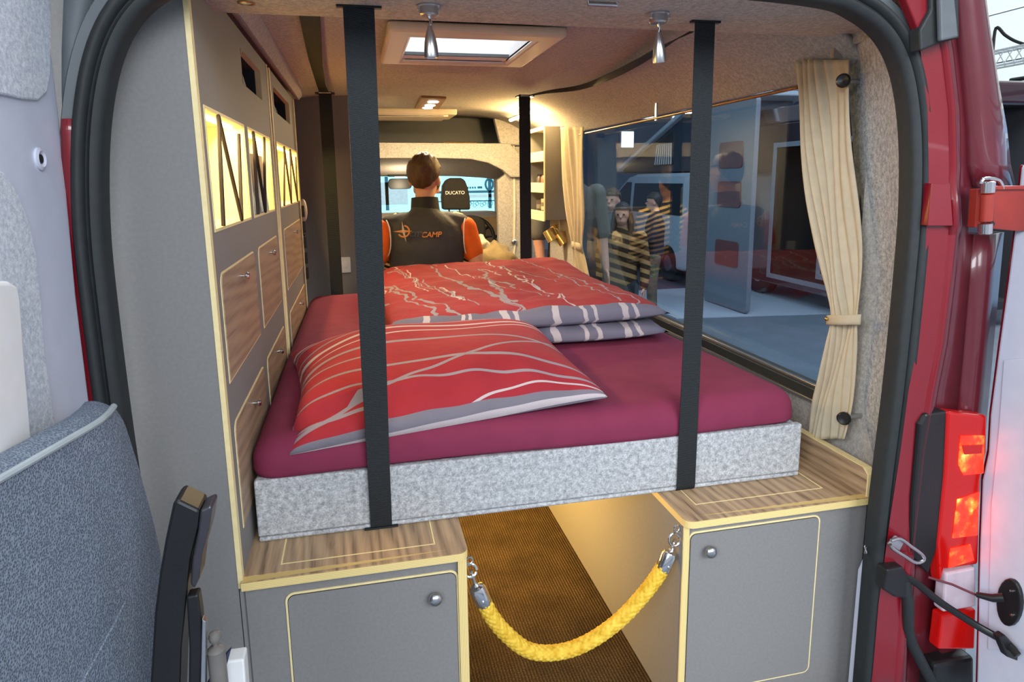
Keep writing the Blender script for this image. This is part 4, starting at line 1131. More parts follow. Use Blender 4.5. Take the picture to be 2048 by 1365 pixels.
def hand(mb, w, d, palm_n, sc=1.0, curl=.5, thumb_side=1):
    """palm and five fingers; d direction of the fingers, palm_n palm normal"""
    d = Vector(d).normalized(); pn = Vector(palm_n); pn = (pn - d*pn.dot(d)).normalized(); sd = d.cross(pn)*thumb_side
    mb.tube([w, w+d*.03*sc, w+d*.07*sc, w+d*.09*sc], [(.024*sc, .016*sc), (.034*sc, .016*sc), (.040*sc, .015*sc), (.036*sc, .012*sc)], 12, ref=sd)
    for k, (off, ln) in enumerate(((.030, .070), (.011, .078), (-.009, .072), (-.028, .056))):
        b = w + d*.082*sc + sd*off*sc; l = ln*sc
        p1 = b + d*l*.45 + pn*l*.10*curl; p2 = p1 + (d*(1-.5*curl) + pn*curl).normalized()*l*.32; p3 = p2 + (d*(1-.9*curl) + pn*1.2*curl).normalized()*l*.25
        mb.tube([b-d*.012*sc, b, p1, p2, p3], [.0092*sc, .0092*sc, .0085*sc, .0078*sc, .006*sc], 8)
    b = w + d*.028*sc + sd*.030*sc
    mb.tube([b-sd*.01*sc, b+sd*.018*sc+d*.014*sc+pn*.006*sc, b+sd*.030*sc+d*.036*sc+pn*.012*sc, b+sd*.034*sc+d*.056*sc+pn*.016*sc], [.013*sc, .0115*sc, .0098*sc, .007*sc], 8)

def figure(label, J, sty):
    """J: joints; sty: colours and garment choices. rt = right hand side of the person"""
    rt = J['rt']; fw = J['fw']; up = Vector((0, 0, 1)); g = J.get('g', 1.0)
    P = thing('person', label, 'person', J['base'])
    hd, hf = J['head'], J.get('face', fw); hr_ = hf.cross(up).normalized()
    body = MB()
    # torso
    tor = [J['pelvis'], J['waist'], J['chest'], J['should'], J['neckb'], J['necktop'], hd - up*.03*g]
    tr = [(.150*g, .105*g), (.140*g, .095*g), (.160*g, .105*g), (.150*g, .075*g), (.060*g, .058*g), (.052*g, .055*g), (.050*g, .055*g)]
    limb(body, tor, tr, rt)
    # head
    ang = math.atan2(hf.y, hf.x) - PI/2
    body.ball(hd + up*.02*g, .074*g, .092*g, .098*g, 20, 14, ang)
    body.ball(hd - up*.045*g + hf*.022*g, .056*g, .066*g, .062*g, 16, 10, ang)
    body.tube([hd + hf*.086*g + up*.012*g, hd + hf*.104*g - up*.018*g, hd + hf*.092*g - up*.028*g], [.008*g, .013*g, .009*g], 8)
    body.tube([hd + hf*.078*g - up*.058*g + hr_*.02*g, hd + hf*.090*g - up*.057*g, hd + hf*.078*g - up*.058*g - hr_*.02*g], .009*g, 8)
    for s in (-1, 1):
        body.ball(hd + hr_*s*.077*g - up*.012*g - hf*.012*g, .010*g, .020*g, .030*g, 10, 8, ang)
    for s, k in ((1, 'R'), (-1, 'L')):
        limb(body, [J['sh'+k], J['el'+k], J['wr'+k]], [.052*g, .040*g, .026*g], fw)
        dr = (J['wr'+k] - J['el'+k]).normalized()
        hand(body, J['wr'+k], J.get('hd'+k, dr), J.get('pn'+k, -rt*s), g, J.get('curl', .5), s)
        limb(body, [J['hi'+k], J['kn'+k], J['an'+k]], [.085*g, .058*g, .040*g], fw)
        limb(body, [J['an'+k] - up*.03*g, J['an'+k] + J.get('toe', fw)*.15*g - up*.055*g], [.04*g, .03*g], rt)
    fuse(body, 'body', sty.get('skin', SKIN), P, .0085, 4)
    for s in (-1, 1):
        e = hd + hf*.083*g + hr_*s*.030*g + up*.012*g
        MB().ball(e, .011*g, .011*g, .009*g, 10, 8).build('eye', sty.get('eye', BLACK), P, smooth=True)
    # hair
    hm = MB(); hb = hd + up*.028*g - hf*.008*g
    def hp_(u, v):
        th = 2*PI*u; ph = v*(1.30 + 1.15*max(0, -math.cos(th))**.7) if not sty.get('long') else v*(1.25 + 1.25*max(0, -math.cos(th)+.25))
        r = 1.0 + .09*mnoise.noise(Vector((3*math.cos(th), 3*math.sin(th), 5*v))) + .05*mnoise.noise(Vector((9*math.cos(th), 9*math.sin(th), 7*v)))
        q = hf*math.cos(th)*math.sin(ph)*.100*g*r + hr_*math.sin(th)*math.sin(ph)*.084*g*r + up*math.cos(ph)*.102*g*r
        return hb + q
    hm.grid(hp_, 60, 22).build('hair', sty['hair'], P, smooth=True, sharp=0, solid=.012*g)
    if sty.get('long'):
        lm = MB()
        limb(lm, [hb - hf*.04*g, hb - hf*.085*g - up*.12*g, hb - hf*.09*g - up*.30*g], [(.075*g, .05*g), (.085*g, .04*g), (.05*g, .02*g)], hr_)
        for s in (-1, 1): limb(lm, [hb + hr_*s*.075*g, hb + hr_*s*.09*g - up*.14*g, hb + hr_*s*.085*g + hf*.03*g - up*.30*g], [.03*g, .034*g, .018*g], hf)
        fuse(lm, 'hair', sty['hair'], P, .009, 3)
    # top
    tm = MB(); e = sty.get('puff', .012)
    limb(tm, tor[:5], [(a+e, b+e) for a, b in tr[:4]] + [(.066*g, .064*g)], rt)
    sl = sty.get('sleeve', 1.0)
    for k in ('R', 'L'):
        a_, b_, c_ = J['sh'+k], J['el'+k], J['wr'+k]
        if sl >= 1: limb(tm, [a_, b_, b_.lerp(c_, min(sl-.05, .97))], [.060*g+e*.6, .047*g+e*.6, .034*g+e*.5], fw)
        elif sl > 0: limb(tm, [a_, a_.lerp(b_, sl)], [.060*g+e*.5, .056*g+e*.5], fw)
    fuse(tm, 'top', sty['top'], P, .0095, 3)
    # trousers
    lm = MB()
    limb(lm, [J['waist'].lerp(J['pelvis'], .5), J['pelvis'], J['pelvis'] - up*.05*g], [(.152*g, .108*g), (.162*g, .118*g), (.13*g, .10*g)], rt)
    for k in ('R', 'L'): limb(lm, [J['hi'+k], J['kn'+k], J['an'+k]], [.098*g, .070*g, .055*g], fw)
    fuse(lm, 'trousers', sty['legs'], P, .0105, 3)
    for k in ('R', 'L'):
        sm = MB(); limb(sm, [J['an'+k] - up*.035*g, J['an'+k] + J.get('toe', fw)*.16*g - up*.05*g], [(.047*g, .045*g), (.042*g, .032*g)], rt)
        fuse(sm, 'shoe', BLACK, P, .01, 2)
    return P

def standing(x, y, z0, a, h=1.72, arms='down', lean=0):
    k = h/1.72; fw = Vector((math.sin(a), math.cos(a), 0)); rt = Vector((math.cos(a), -math.sin(a), 0)); up = Vector((0, 0, 1)); b = Vector((x, y, z0))
    J = dict(base=b, rt=rt, fw=fw, g=k)
    J['pelvis'] = b + up*.93*k; J['waist'] = b + up*1.08*k; J['chest'] = b + up*1.28*k; J['should'] = b + up*1.40*k
    J['neckb'] = b + up*1.475*k; J['necktop'] = b + up*1.54*k + fw*.01; J['head'] = b + up*1.615*k + fw*.025
    for s, q in ((1, 'R'), (-1, 'L')):
        J['sh'+q] = b + rt*s*.185*k + up*1.40*k; J['hi'+q] = b + rt*s*.09*k + up*.90*k
        J['kn'+q] = b + rt*s*.10*k + up*.50*k + fw*.02; J['an'+q] = b + rt*s*.11*k + up*.085*k
        if arms == 'down':
            J['el'+q] = b + rt*s*.235*k + up*1.12*k - fw*.02; J['wr'+q] = b + rt*s*.24*k + up*.88*k + fw*.06
        else:
            J['el'+q] = b + rt*s*.24*k + up*1.13*k + fw*.02; J['wr'+q] = b + rt*s*.10*k + up*1.10*k + fw*.24
    return J
def seated(x, y, zs, zf, a, h=1.72, hands='knees'):
    k = h/1.72; fw = Vector((math.sin(a), math.cos(a), 0)); rt = Vector((math.cos(a), -math.sin(a), 0)); up = Vector((0, 0, 1)); b = Vector((x, y, zs))
    J = dict(base=Vector((x, y, zf)), rt=rt, fw=fw, g=k)
    J['pelvis'] = b + up*.10*k; J['waist'] = b + up*.26*k; J['chest'] = b + up*.46*k; J['should'] = b + up*.575*k
    J['neckb'] = b + up*.65*k; J['necktop'] = b + up*.715*k + fw*.01; J['head'] = b + up*.79*k + fw*.025
    for s, q in ((1, 'R'), (-1, 'L')):
        J['sh'+q] = b + rt*s*.185*k + up*.575*k; J['hi'+q] = b + rt*s*.09*k + up*.09*k
        J['kn'+q] = b + rt*s*.13*k + up*.10*k + fw*.42*k; J['an'+q] = Vector((0, 0, zf + .09)) + (b + rt*s*.13*k + fw*.44*k).xy.to_3d()
        J['el'+q] = b + rt*s*.25*k + up*.30*k + fw*.02; J['wr'+q] = b + rt*s*.17*k + up*.20*k + fw*.26*k
    return J

VEST = plain('dark_grey_softshell', srgb(62, 62, 66), .7, var=.12, sc=12, bump=.5, bsc=14, bd=.02)
ORNG = plain('orange_tshirt', srgb(236, 104, 22), .8, var=.06)
JEAN = plain('dark_trousers', srgb(44, 46, 54), .85)
mx_, my_ = .362, 2.42
J = seated(mx_, my_, .515, 0, 0, 1.80)
up = Vector((0, 0, 1)); rtv = Vector((1, 0, 0))
J['face'] = Vector((math.sin(.38), math.cos(.38), -.08)).normalized()
J['should'] = Vector((mx_, my_-.005, 1.085)); J['chest'] = Vector((mx_, my_-.01, .98)); J['neckb'] = Vector((mx_+.003, my_+.005, 1.165)); J['necktop'] = Vector((mx_+.005, my_+.02, 1.235)); J['head'] = Vector((mx_+.010, my_+.035, 1.333))
for s, q in ((1, 'R'), (-1, 'L')):
    J['sh'+q] = Vector((mx_ + s*.222, my_, 1.065)); J['el'+q] = Vector((mx_ + s*.285, my_-.03, .83)); J['wr'+q] = Vector((mx_ + s*.275, my_+.02, .60))
    J['hd'+q] = Vector((s*.1, .6, -.35)); J['pn'+q] = Vector((0, 0, -1))
J['curl'] = .15
man = figure('man in dark grey vest over orange tshirt seen from behind', J, dict(top=ORNG, sleeve=.60, hair=HAIRB, legs=JEAN, puff=.006))
# vest with collar over the shirt
vm = MB()
limb(vm, [Vector((mx_, my_, .58)), Vector((mx_, my_, .76)), Vector((mx_, my_-.01, .97)), Vector((mx_, my_-.005, 1.075)), Vector((mx_+.002, my_+.005, 1.155))], [(.195, .14), (.192, .135), (.222, .142), (.215, .112), (.085, .078)], rtv)
for s in (-1, 1): limb(vm, [Vector((mx_+s*.10, my_, 1.10)), Vector((mx_+s*.205, my_, 1.085))], [(.055, .06), (.052, .055)], Vector((0, 1, 0)))
vest = fuse(vm, 'vest', VEST, man, .009, 5)
cm = MB()
for k in range(1): cm.lathe((mx_+.004, my_+.012, 1.14), (0, .10, 1), [(.086, 0), (.080, .03), (.074, .092), (.068, .093), (.070, .03), (.07, 0)], 28)
cm.build('collar', plain('black_collar', srgb(34, 33, 34), .7), man, smooth=True)
WPIP = plain('white_piping', srgb(226, 214, 210), .6)
for s in (1, -1):
    pts = []
    for k in range(13):
        a_ = PI*(.12 + .95*k/12)
        pts.append(Vector((mx_ + s*(.205 + .028*math.sin(a_)*-1 + .02), my_ - .062 - .012*math.sin(a_) - .075*math.sin(a_)*.75 + .03, 1.02 + .105*math.cos(a_))))
    MB().tube(pts, .0035, 6).build('piping', WPIP, man, smooth=True)
# logo on the back of the vest: compass star and lettering
yb = my_ - .158
lo_ = thing
LOGO1 = plain('logo_silver', srgb(206, 186, 166), .5); LOGO2 = plain('logo_orange', srgb(226, 150, 70), .5); LOGO3 = plain('logo_dark', srgb(92, 92, 100), .5)
c = at(807, 463, Y=yb)
MB().prism([(c.x-.055, c.z), (c.x, c.z+.008), (c.x+.048, c.z), (c.x, c.z-.008)], 'y', yb-.001, yb+.001).build('logo_star', LOGO2, man)
MB().prism([(c.x-.008, c.z), (c.x-.006, c.z+.055), (c.x+.006, c.z), (c.x+.012, c.z-.058)], 'y', yb-.002, yb).build('logo_star', LOGO1, man)
MB().tube([(c.x + .030*math.cos(t_), yb, c.z + .030*math.sin(t_)) for t_ in [-2.6 + 4.0*k/20 for k in range(21)]], .0045, 6).build('logo_ring', LOGO2, man)
c2 = at(862, 470, Y=yb); c3 = at(833, 469, Y=yb)
text('CAMP', .040, LOGO2, man, (c2.x, yb-.001, c2.z), (PI/2, 0, 0), 'logo_lettering', .25, .0006)
text('CITY', .036, LOGO3, man, (c3.x, yb-.001, c3.z), (PI/2, 0, 0), 'logo_lettering', .25)

def stripe_cloth(name, a, b, per, ax=2):
    t = NT(name); t.p(.85, spec=.15)
    sp = t.node('ShaderNodeSeparateXYZ'); t.link(t.co, sp.inputs[0])
    q = t.math('SINE', t.math('MULTIPLY', t.math('ADD', sp.outputs[ax], t.math('MULTIPLY', sp.outputs[0], .35)), 2*PI/per))
    t.setc(t.mix(t.math('GREATER_THAN', q, .1), a, b)); return t.mat
STRP = stripe_cloth('striped_pullover', srgb(48, 42, 32), srgb(236, 206, 140), .034)
J = seated(.44, 3.04, .50, 0, 0, 1.70); J['curl'] = .4
figure('visitor in dark striped pullover half hidden behind the man', J, dict(top=STRP, sleeve=1.0, hair=HAIRD, legs=JEAN))
o = thing('cab_stool', 'dark swivel stool the striped visitor sits on', 'stool', (.44, 3.08, 0))
MB().lathe((.44, 3.06, 0), (0, 0, 1), [(.16, 0), (.16, .02), (.04, .04), (.04, .40), (.19, .42), (.20, .47), (.17, .49)], 24).build('seat', SEATM, o, smooth=True, sharp=.6)
KHAK = plain('khaki_cloth', srgb(142, 122, 84), .9, var=.2, sc=14, bump=.4, bsc=30, bd=.01); CRM = plain('cream_cloth', srgb(196, 184, 158), .9)
def crumple(name, label, c, r, mat, cat, seed):
    mb = MB()
    def P(u, v):
        th = 2*PI*u; ph = PI*v
        d = Vector((math.cos(th)*math.sin(ph), math.sin(th)*math.sin(ph), math.cos(ph)))
        k = 1 + .28*mnoise.noise(d*2.2 + Vector((seed, 0, 0))) + .16*abs(mnoise.noise(d*5 + Vector((0, seed, 0))))
        return Vector((c[0] + d.x*r[0]*k, c[1] + d.y*r[1]*k, max(c[2] + d.z*r[2]*k, c[2]-r[2]*.8)))
    mb.grid(P, 40, 26)
    return tag(mb.build(name, mat, smooth=True, sharp=0), label, cat)
crumple('khaki_jacket', 'crumpled khaki jacket lying on the stool in front of the door pillar', (.90, 3.25, .73), (.17, .16, .15), KHAK, 'jacket', 3.1)
crumple('cream_scarf', 'cream scarf draped on top of the crumpled khaki jacket', (.80, 3.22, .88), (.07, .06, .07), CRM, 'scarf', 7.7)
o = thing('cab_stool', 'grey swivel stool under the khaki jacket', 'stool', (.90, 3.25, 0))
MB().lathe((.90, 3.25, 0), (0, 0, 1), [(.14, 0), (.14, .02), (.04, .04), (.04, .50), (.18, .53), (.19, .58), (.16, .605)], 24).build('seat', LAM, o, smooth=True, sharp=.6)
swl = thing('steering_wheel', 'black steering wheel in front of the tan dashboard', 'steering wheel', (.95, 4.15, .9))
wc = at(944, 474, Y=4.15); wn = Vector((0, -.86, .5)); wa = Vector((1, 0, 0)); wb_ = wn.cross(wa)
MB().tube([wc + (wa*math.cos(k*2*PI/36) + wb_*math.sin(k*2*PI/36))*.185 for k in range(37)], .016, 10).build('rim', BLACK, swl, smooth=True)
MB().lathe(wc - wn*.02, wn, [(.06, 0), (.065, .015), (.05, .03), (0, .035)], 20).build('hub', BLACK, swl, smooth=True)
for k in range(3):
    d_ = wa*math.cos(k*2*PI/3 - PI/2) + wb_*math.sin(k*2*PI/3 - PI/2)
    MB().tube([wc + d_*.05, wc + d_*.18], .012, 8).build('spoke', BLACK, swl, smooth=True)
MB().tube([wc, wc - wn*.30], .035, 10).build('column', RUBBER, swl, smooth=True)
MB().tube([wc - wn*.08 + wa*.02, wc - wn*.06 + wa*.16 + wb_*.03, wc - wn*.05 + wa*.23 + wb_*.02], [.008, .010, .014], 8).build('stalk', BLACK, swl, smooth=True)
GREYJ = plain('grey_jumper', srgb(104, 100, 94), .9, bump=.3, bsc=60)
J = standing(1.43, 3.13, -.20, PI, 1.76)
J['shR'] = Vector((1.245, 3.13, 1.20)); J['elR'] = Vector((1.205, 3.13, .95)); J['wrR'] = Vector((1.215, 3.07, .71)); J['curl'] = .3
figure('visitor standing at the side door of whom the forearm shows', J, dict(top=GREYJ, sleeve=.99, hair=HAIRB, legs=JEAN))
o = thing('entry_step', 'black entry step outside the side door opening', 'step', (1.45, 3.2, -.55))
MB().box(1.28, 1.66, 2.98, 3.48, -.26, -.22).build('tread', RUBBER, o, bevel=.005)
for y in (3.02, 3.42): MB().box(1.32, 1.62, y, y+.03, -.55, -.26).build('leg', BLACK, o)

# ================================================================ FOLDED CHAIR ON THE LEFT DOOR
def mesh_cloth():
    t = NT('grey_mesh_cloth'); t.p(.8, spec=.25)
    v = t.node('ShaderNodeTexVoronoi'); v.inputs['Scale'].default_value = 420
    mp = t.scale((1, 1, .8)); t.link(mp, v.inputs['Vector'])
    f = v.outputs['Distance']
    t.setc(t.ramp(f, [(.0, srgb(68, 74, 86)), (.35, srgb(98, 108, 124)), (.7, srgb(128, 138, 152))]))
    t.bump(f, .5, .004); return t.mat
MESHC = mesh_cloth()
PIPE = plain('pale_piping', srgb(160, 168, 172), .7)
ch = thing('folding_chair', 'folded camping chair with grey mesh cloth hung on the left door', 'chair', (-.38, -.36, .4))
Zt = 1.0
F0 = at(228, 816, Z=Zt); N0 = at(0, 945, Z=Zt); dirn = (N0-F0).normalized(); N1 = F0 + dirn*.62
prof = [(0, .0), (.008, -.03), (.022, -.10), (.040, -.20), (.052, -.30), (.056, -.40), (.050, -.55), (.04, -.75)]  # outward bulge, drop
mb = MB()
def cp(u, v):
    i = v*(len(prof)-1); k = min(int(i), len(prof)-2); f = i-k
    ox = prof[k][0]+(prof[k+1][0]-prof[k][0])*f; dz = prof[k][1]+(prof[k+1][1]-prof[k][1])*f
    p = F0.lerp(N1, u)
    nrm = Vector((-dirn.y, dirn.x, 0)); nrm = nrm if nrm.x > 0 else -nrm
    bul = .018*math.sin(PI*min(u*4, .5))
    far = .035*(v**.7)*(1-u)           # the far edge leans outward lower down
    return p + nrm*(ox*.5 + bul) - dirn*far*1.6 + Vector((0, 0, dz))
mb.grid(cp, 30, 30)
mb.build('back_cloth', MESHC, ch, smooth=True, sharp=0)
nrm = Vector((-dirn.y, dirn.x, 0)); nrm = nrm if nrm.x > 0 else -nrm
def top(u, v):
    p = cp(u, 0); w_ = .034
    return p - nrm*w_*v*1.0 + Vector((0, 0, .014*math.sin(PI*min(1, v*1.0)*.6))) + dirn*.012*v*(1-u)
MB().grid(top, 20, 6).build('top_cloth', MESHC, ch, smooth=True, sharp=0)
def side(u, v):
    p = cp(0, u); return p - nrm*.034*v + dirn*.012*v + Vector((0, 0, .014*math.sin(.6*PI*v)*(1-u)))
MB().grid(side, 20, 4).build('side_cloth', MESHC, ch, smooth=True, sharp=0)
MB().tube([cp(u/20, 0) + Vector((0, 0, .002)) for u in range(21)], .0048, 8).build('piping', PIPE, ch, smooth=True)
sm = [at(a_, b_, X=cp(.12, .6).x + .004) for a_, b_ in ((165, 1365), (195, 1310), (225, 1255), (250, 1205))]
MB().tube(sm, .002, 6).build('seam', MESHC, ch, smooth=True)
# armrest beam, bracket, knob and plastic foot
fr_ = [(340, 1028), (352, 1001), (372, 994)]
def slabpx(pts, Y, th, name, mat, parent, bev=.003):
    P = [at(a_, b_, Y=Y) for a_, b_ in pts]; k = len(P)
    return MB().add(P + [p + Vector((0, th, 0)) for p in P], [tuple(range(k)), tuple(range(2*k-1, k-1, -1))] + [(i, (i+1) % k, k+(i+1) % k, k+i) for i in range(k)]).build(name, mat, parent, bevel=bev)
slabpx([(296, 1420), (302, 1330), (308, 1230), (318, 1150), (330, 1080), (345, 1010), (354, 1000), (400, 1022), (396, 1055), (380, 1120), (372, 1200), (362, 1300), (358, 1420)], -.40, .05, 'armrest', BLACK, ch, .004)
slabpx([(400, 1022), (422, 1012), (424, 1020), (418, 1060), (404, 1110), (398, 1160), (388, 1180), (380, 1170), (384, 1120), (396, 1060)], -.40, .04, 'armrest_side', plain('gunmetal', srgb(78, 76, 82), .35, .6), ch, .003)
slabpx([(372, 1195), (396, 1190), (402, 1230), (406, 1300), (400, 1400), (376, 1400), (378, 1300)], -.405, .02, 'bracket', BLACK, ch, .003)
slabpx([(404, 1240), (412, 1245), (410, 1400), (400, 1400)], -.41, .012, 'link_bar', STEEL, ch, .001)
c = at(432, 1300, Y=-.39)
MB().lathe(c, (0, 0, 1), [(.012, -.06), (.012, -.003), (.0125, 0), (.009, .004), (.004, .006), (.004, .010), (.007, .014), (.0085, .020), (.007, .026), (0, .029)], 18).build('knob', plain('warm_grey_plastic', srgb(116, 112, 108), .4), ch, smooth=True, sharp=.8)
slabpx([(425, 1365), (448, 1326), (452, 1325), (488, 1320), (494, 1400), (425, 1400)], -.36, .03, 'plastic_foot', WHITE, ch, .006)
slabpx([(412, 1372), (452, 1310), (462, 1300), (454, 1330), (424, 1400), (412, 1400)], -.375, .008, 'fabric_corner', plain('navy_cloth', srgb(60, 66, 92), .8), ch, .001)

# ================================================================ TAIL LIGHT, HINGE, DOOR CHECK
tl = thing('tail_light', 'glowing red tail light with clear reversing lens on the right corner', 'tail light', (1.33, -.12, .5))
REDL = NT('red_lens'); REDL.p(.12, spec=.6)
REDL.setc(srgb(170, 8, 10)); REDL.b.inputs['Emission Color'].default_value = (1, .02, .01, 1); REDL.b.inputs['Emission Strength'].default_value = .10
def pq(pts, y0, th, name, mat, bev=.003): return slabpx(pts, y0, th, name, mat, tl, bev)
pq([(1840, 850), (1852, 828), (1896, 822), (1893, 960), (1882, 1080), (1858, 1150), (1822, 1110), (1826, 1000)], -.123, .03, 'housing', BLACK, .006)
pq([(1896, 824), (1975, 832), (1974, 905), (1962, 960), (1957, 1130), (1890, 1140), (1880, 1170), (1876, 1090), (1890, 950)], -.128, .03, 'red_lens', REDL.mat, .006)
HOT = NT('lit_bulb_reflector'); HOT.p(.2)
HOT.setc(srgb(230, 20, 10))
nf = HOT.noise(24, 3, .6)
ec = HOT.ramp(nf, [(.30, (.6, .01, .004, 1)), (.5, (1, .03, .01, 1)), (.62, (1, .16, .02, 1)), (.72, (1, .5, .12, 1))])
HOT.link(ec, HOT.b.inputs['Emission Color']); HOT.b.inputs['Emission Strength'].default_value = 1.7
pq([(1922, 872), (1970, 872), (1968, 948), (1928, 952), (1918, 930)], -.131, .004, 'reflector', HOT.mat)
pq([(1916, 1000), (1960, 985), (1956, 1072), (1906, 1078)], -.131, .004, 'reflector', HOT.mat)
pq([(1902, 1098), (1942, 1090), (1950, 1122), (1898, 1138)], -.131, .004, 'reflector', HOT.mat)
pq([(1925, 892), (1966, 890), (1964, 908), (1930, 910)], -.134, .003, 'lens_bar', REDL.mat, .001)
CLRL = plain('clear_lens', srgb(208, 190, 200), .15, spec=.6)
pq([(1893, 1148), (1952, 1136), (1953, 1214), (1886, 1226)], -.129, .03, 'clear_lens', CLRL, .005)
pq([(1884, 1232), (1953, 1220), (1950, 1300), (1876, 1300)], -.126, .03, 'lower_lens', REDL.mat, .005)
pq([(1868, 1330), (1950, 1315), (1950, 1420), (1860, 1420)], -.125, .05, 'bumper_pad', BLACK, .01)

hg = door_right
HR = plain('orange_red_hinge_paint', srgb(150, 44, 32), .4, coat=.3)
def pq2(pts, y0, th, name, mat, bev=.002): return slabpx(pts, y0, th, name, mat, hg, bev)
pq2([(1988, 376), (2046, 374), (2080, 374), (2080, 462), (2030, 462), (1986, 458)], -.150, .012, 'hinge_leaf', HR)
pq2([(1986, 372), (2080, 371), (2080, 379), (1990, 380)], -.158, .02, 'hinge_leaf_rim', HR)
pq2([(1955, 378), (1974, 376), (1970, 452), (1950, 456)], -.128, .02, 'hinge_body_leaf', HR)
pa, pb = at(1976, 372, Y=-.158), at(1970, 462, Y=-.158); ax_ = pb-pa
for a_, b_, mt_, r_ in ((-.10, .17, CHROME, .0135), (.18, .80, HR, .0125), (.82, 1.08, CHROME, .0135)):
    p0 = pa + ax_*a_; L_ = ax_.length*(b_-a_)
    MB().lathe(p0, ax_, [(r_*.8, 0), (r_, .002), (r_, L_-.002), (r_*.8, L_)], 18).build('hinge_barrel', mt_, hg, smooth=True, sharp=.7)
pts = [at(a_, b_, Y=-.155) for a_, b_ in ((1962, 368), (1966, 359), (1980, 357), (1996, 360), (2003, 368), (2006, 378))]
MB().tube(arc(pts, 4), .0035, 8).build('hinge_clip', CHROME, hg, smooth=True)
MB().lathe(at(1985, 448, Y=-.165), (0, -1, 0), [(.006, -.01), (.006, 0), (.003, .003)], 12).build('hinge_bolt', BLACK, hg, smooth=True)

sk = thing('latch_striker', 'steel latch striker loop on the red pillar below the tail light housing', 'striker', (1.18, -.13, .47))
pts = [at(a_, b_, Y=-.140) for a_, b_ in ((1782, 1082), (1800, 1078), (1820, 1092), (1842, 1108), (1848, 1120), (1832, 1126), (1808, 1112), (1786, 1098), (1780, 1090))]
MB().tube(arc(pts, 3), .0042, 8).build('loop', STEEL, sk, smooth=True)
slabpx([(1776, 1090), (1792, 1072), (1812, 1082), (1800, 1104)], -.128, .006, 'base_plate', STEEL, sk)
dc_ = thing('door_check', 'black door check arm reaching from pillar to open right door', 'door check', (1.2, -.13, .35))
pts = [at(1796, 1150, Y=-.115), at(1830, 1165, Y=-.13), at(1880, 1205, Y=-.16), at(1950, 1250, Y=-.20), at(2010, 1285, Y=-.25), at(2036, 1312, Y=-.28)]
MB().tube(arc(pts, 4), .0085, 8, flat=.6).build('arm', BLACK, dc_, smooth=True)
slabpx([(1774, 1140), (1806, 1134), (1822, 1160), (1818, 1200), (1790, 1196), (1766, 1180)], -.132, .03, 'bracket', BLACK, dc_, .005)
slabpx([(2000, 1278), (2012, 1272), (2038, 1300), (2036, 1324), (2016, 1316)], -.262, .02, 'end_stop', BLACK, dc_, .003)
pts = [at(1808, 1160, Y=-.12), at(1816, 1210, Y=-.125), at(1818, 1270, Y=-.12), at(1840, 1320, Y=-.118), at(1870, 1375, Y=-.12)]
MB().tube(arc(pts, 4), .013, 10).build('cable_sleeve', RUBBER, dc_, smooth=True)
wr_ = thing('retaining_cord', 'thin cord from the pillar to the black plate on the right door', 'cord', (1.4, -.2, .4))
MB().tube([at(1856, 1155, Y=-.14), at(1905, 1170, Y=-.165), at(1955, 1192, Y=-.19)], .003, 8).build('cord', REDD, wr_, smooth=True)
MB().tube([at(1953, 1190, Y=-.19), at(1985, 1197, Y=-.215), at(2008, 1196, Y=-.23)], [.006, .009, .010], 10).build('sleeve', BLACK, wr_, smooth=True)
pl = [(p.y, p.z) for p in (at(2022 + 25*math.cos(k*PI/10), 1205 + 48*math.sin(k*PI/10), X=XR-.008) for k in range(20))]
MB().prism(pl, 'x', XR-.016, XR-.004).build('plate', BLACK, wr_, bevel=.003)
for yy in (1183, 1231): MB().lathe(at(2024, yy, X=XR-.017), (-1, 0, 0), [(.004, -.001), (.004, .002), (0, .003)], 10).build('screw', CHROME, wr_, smooth=True)
o = MB().tube([at(1737, 1088, Y=-.06), at(1731, 1094, Y=-.075), at(1731, 1106, Y=-.078), at(1737, 1112, Y=-.06)], .0035, 8).build('cable_clip', STEEL, smooth=True)
tag(o, 'small steel clip on the sill beside the right bench', 'clip')
o = MB().ball(at(1738, 1078, Y=-.06), .006, .006, .012, 10, 8).build('rubber_bump_stop', RUBBER, smooth=True)
tag(o, 'small black rubber stop above the steel clip', 'rubber stop')

# ================================================================ THE HALL OUTSIDE
GZ = -.55
struct(MB().box(-14, 26, -8, 26, GZ-.05, GZ).build('hall_floor', plain('grey_hall_carpet', srgb(104, 112, 122), .85, var=.12, sc=3)), 'grey carpet on the exhibition hall floor')
st = [(3.0, 6.35), (5.2, 6.25), (6.05, 6.0), (7.5, 5.6), (7.5, 14), (4.2, 14), (4.3, 8.1)]
struct(MB().prism([(4.1, 6.75), (6.3, 6.45), (8.5, 6.2), (8.5, 16), (4.0, 16)], 'z', GZ, GZ+.012).build('stand_floor', plain('pale_stand_floor', srgb(186, 192, 204), .35, var=.03)), 'pale glossy floor of the neighbouring stand')
struct(MB().prism([(4.2, 9.0), (8.4, 8.9), (8.4, 15.9), (4.1, 15.9)], 'z', GZ+.012, GZ+.02).build('stand_carpet', plain('dark_stand_carpet', srgb(84, 74, 84), .8)), 'dark carpet under the vehicles of the neighbouring stand')
HW = plain('hall_wall_blue_grey', srgb(96, 108, 128), .8, var=.15, sc=.5)
struct(MB().box(15, 15.2, 2, 20, GZ, 9).build('wall_hall_right', HW), 'blue grey end wall of the exhibition hall')
struct(MB().box(-14, 15, 20, 20.2, GZ, 9).build('wall_hall_front', HW), 'blue grey far wall of the exhibition hall')
TENT = emit('tent_fabric_glow', (.80, .88, .84), .55)  # emission stands in for daylight coming through the fabric
tn = bpy.data.objects.new('wall_tent', None); COL.objects.link(tn); tn.location = (14.5, 9, GZ); struct(tn, 'daylit white tent wall of the hall seen past the right door')
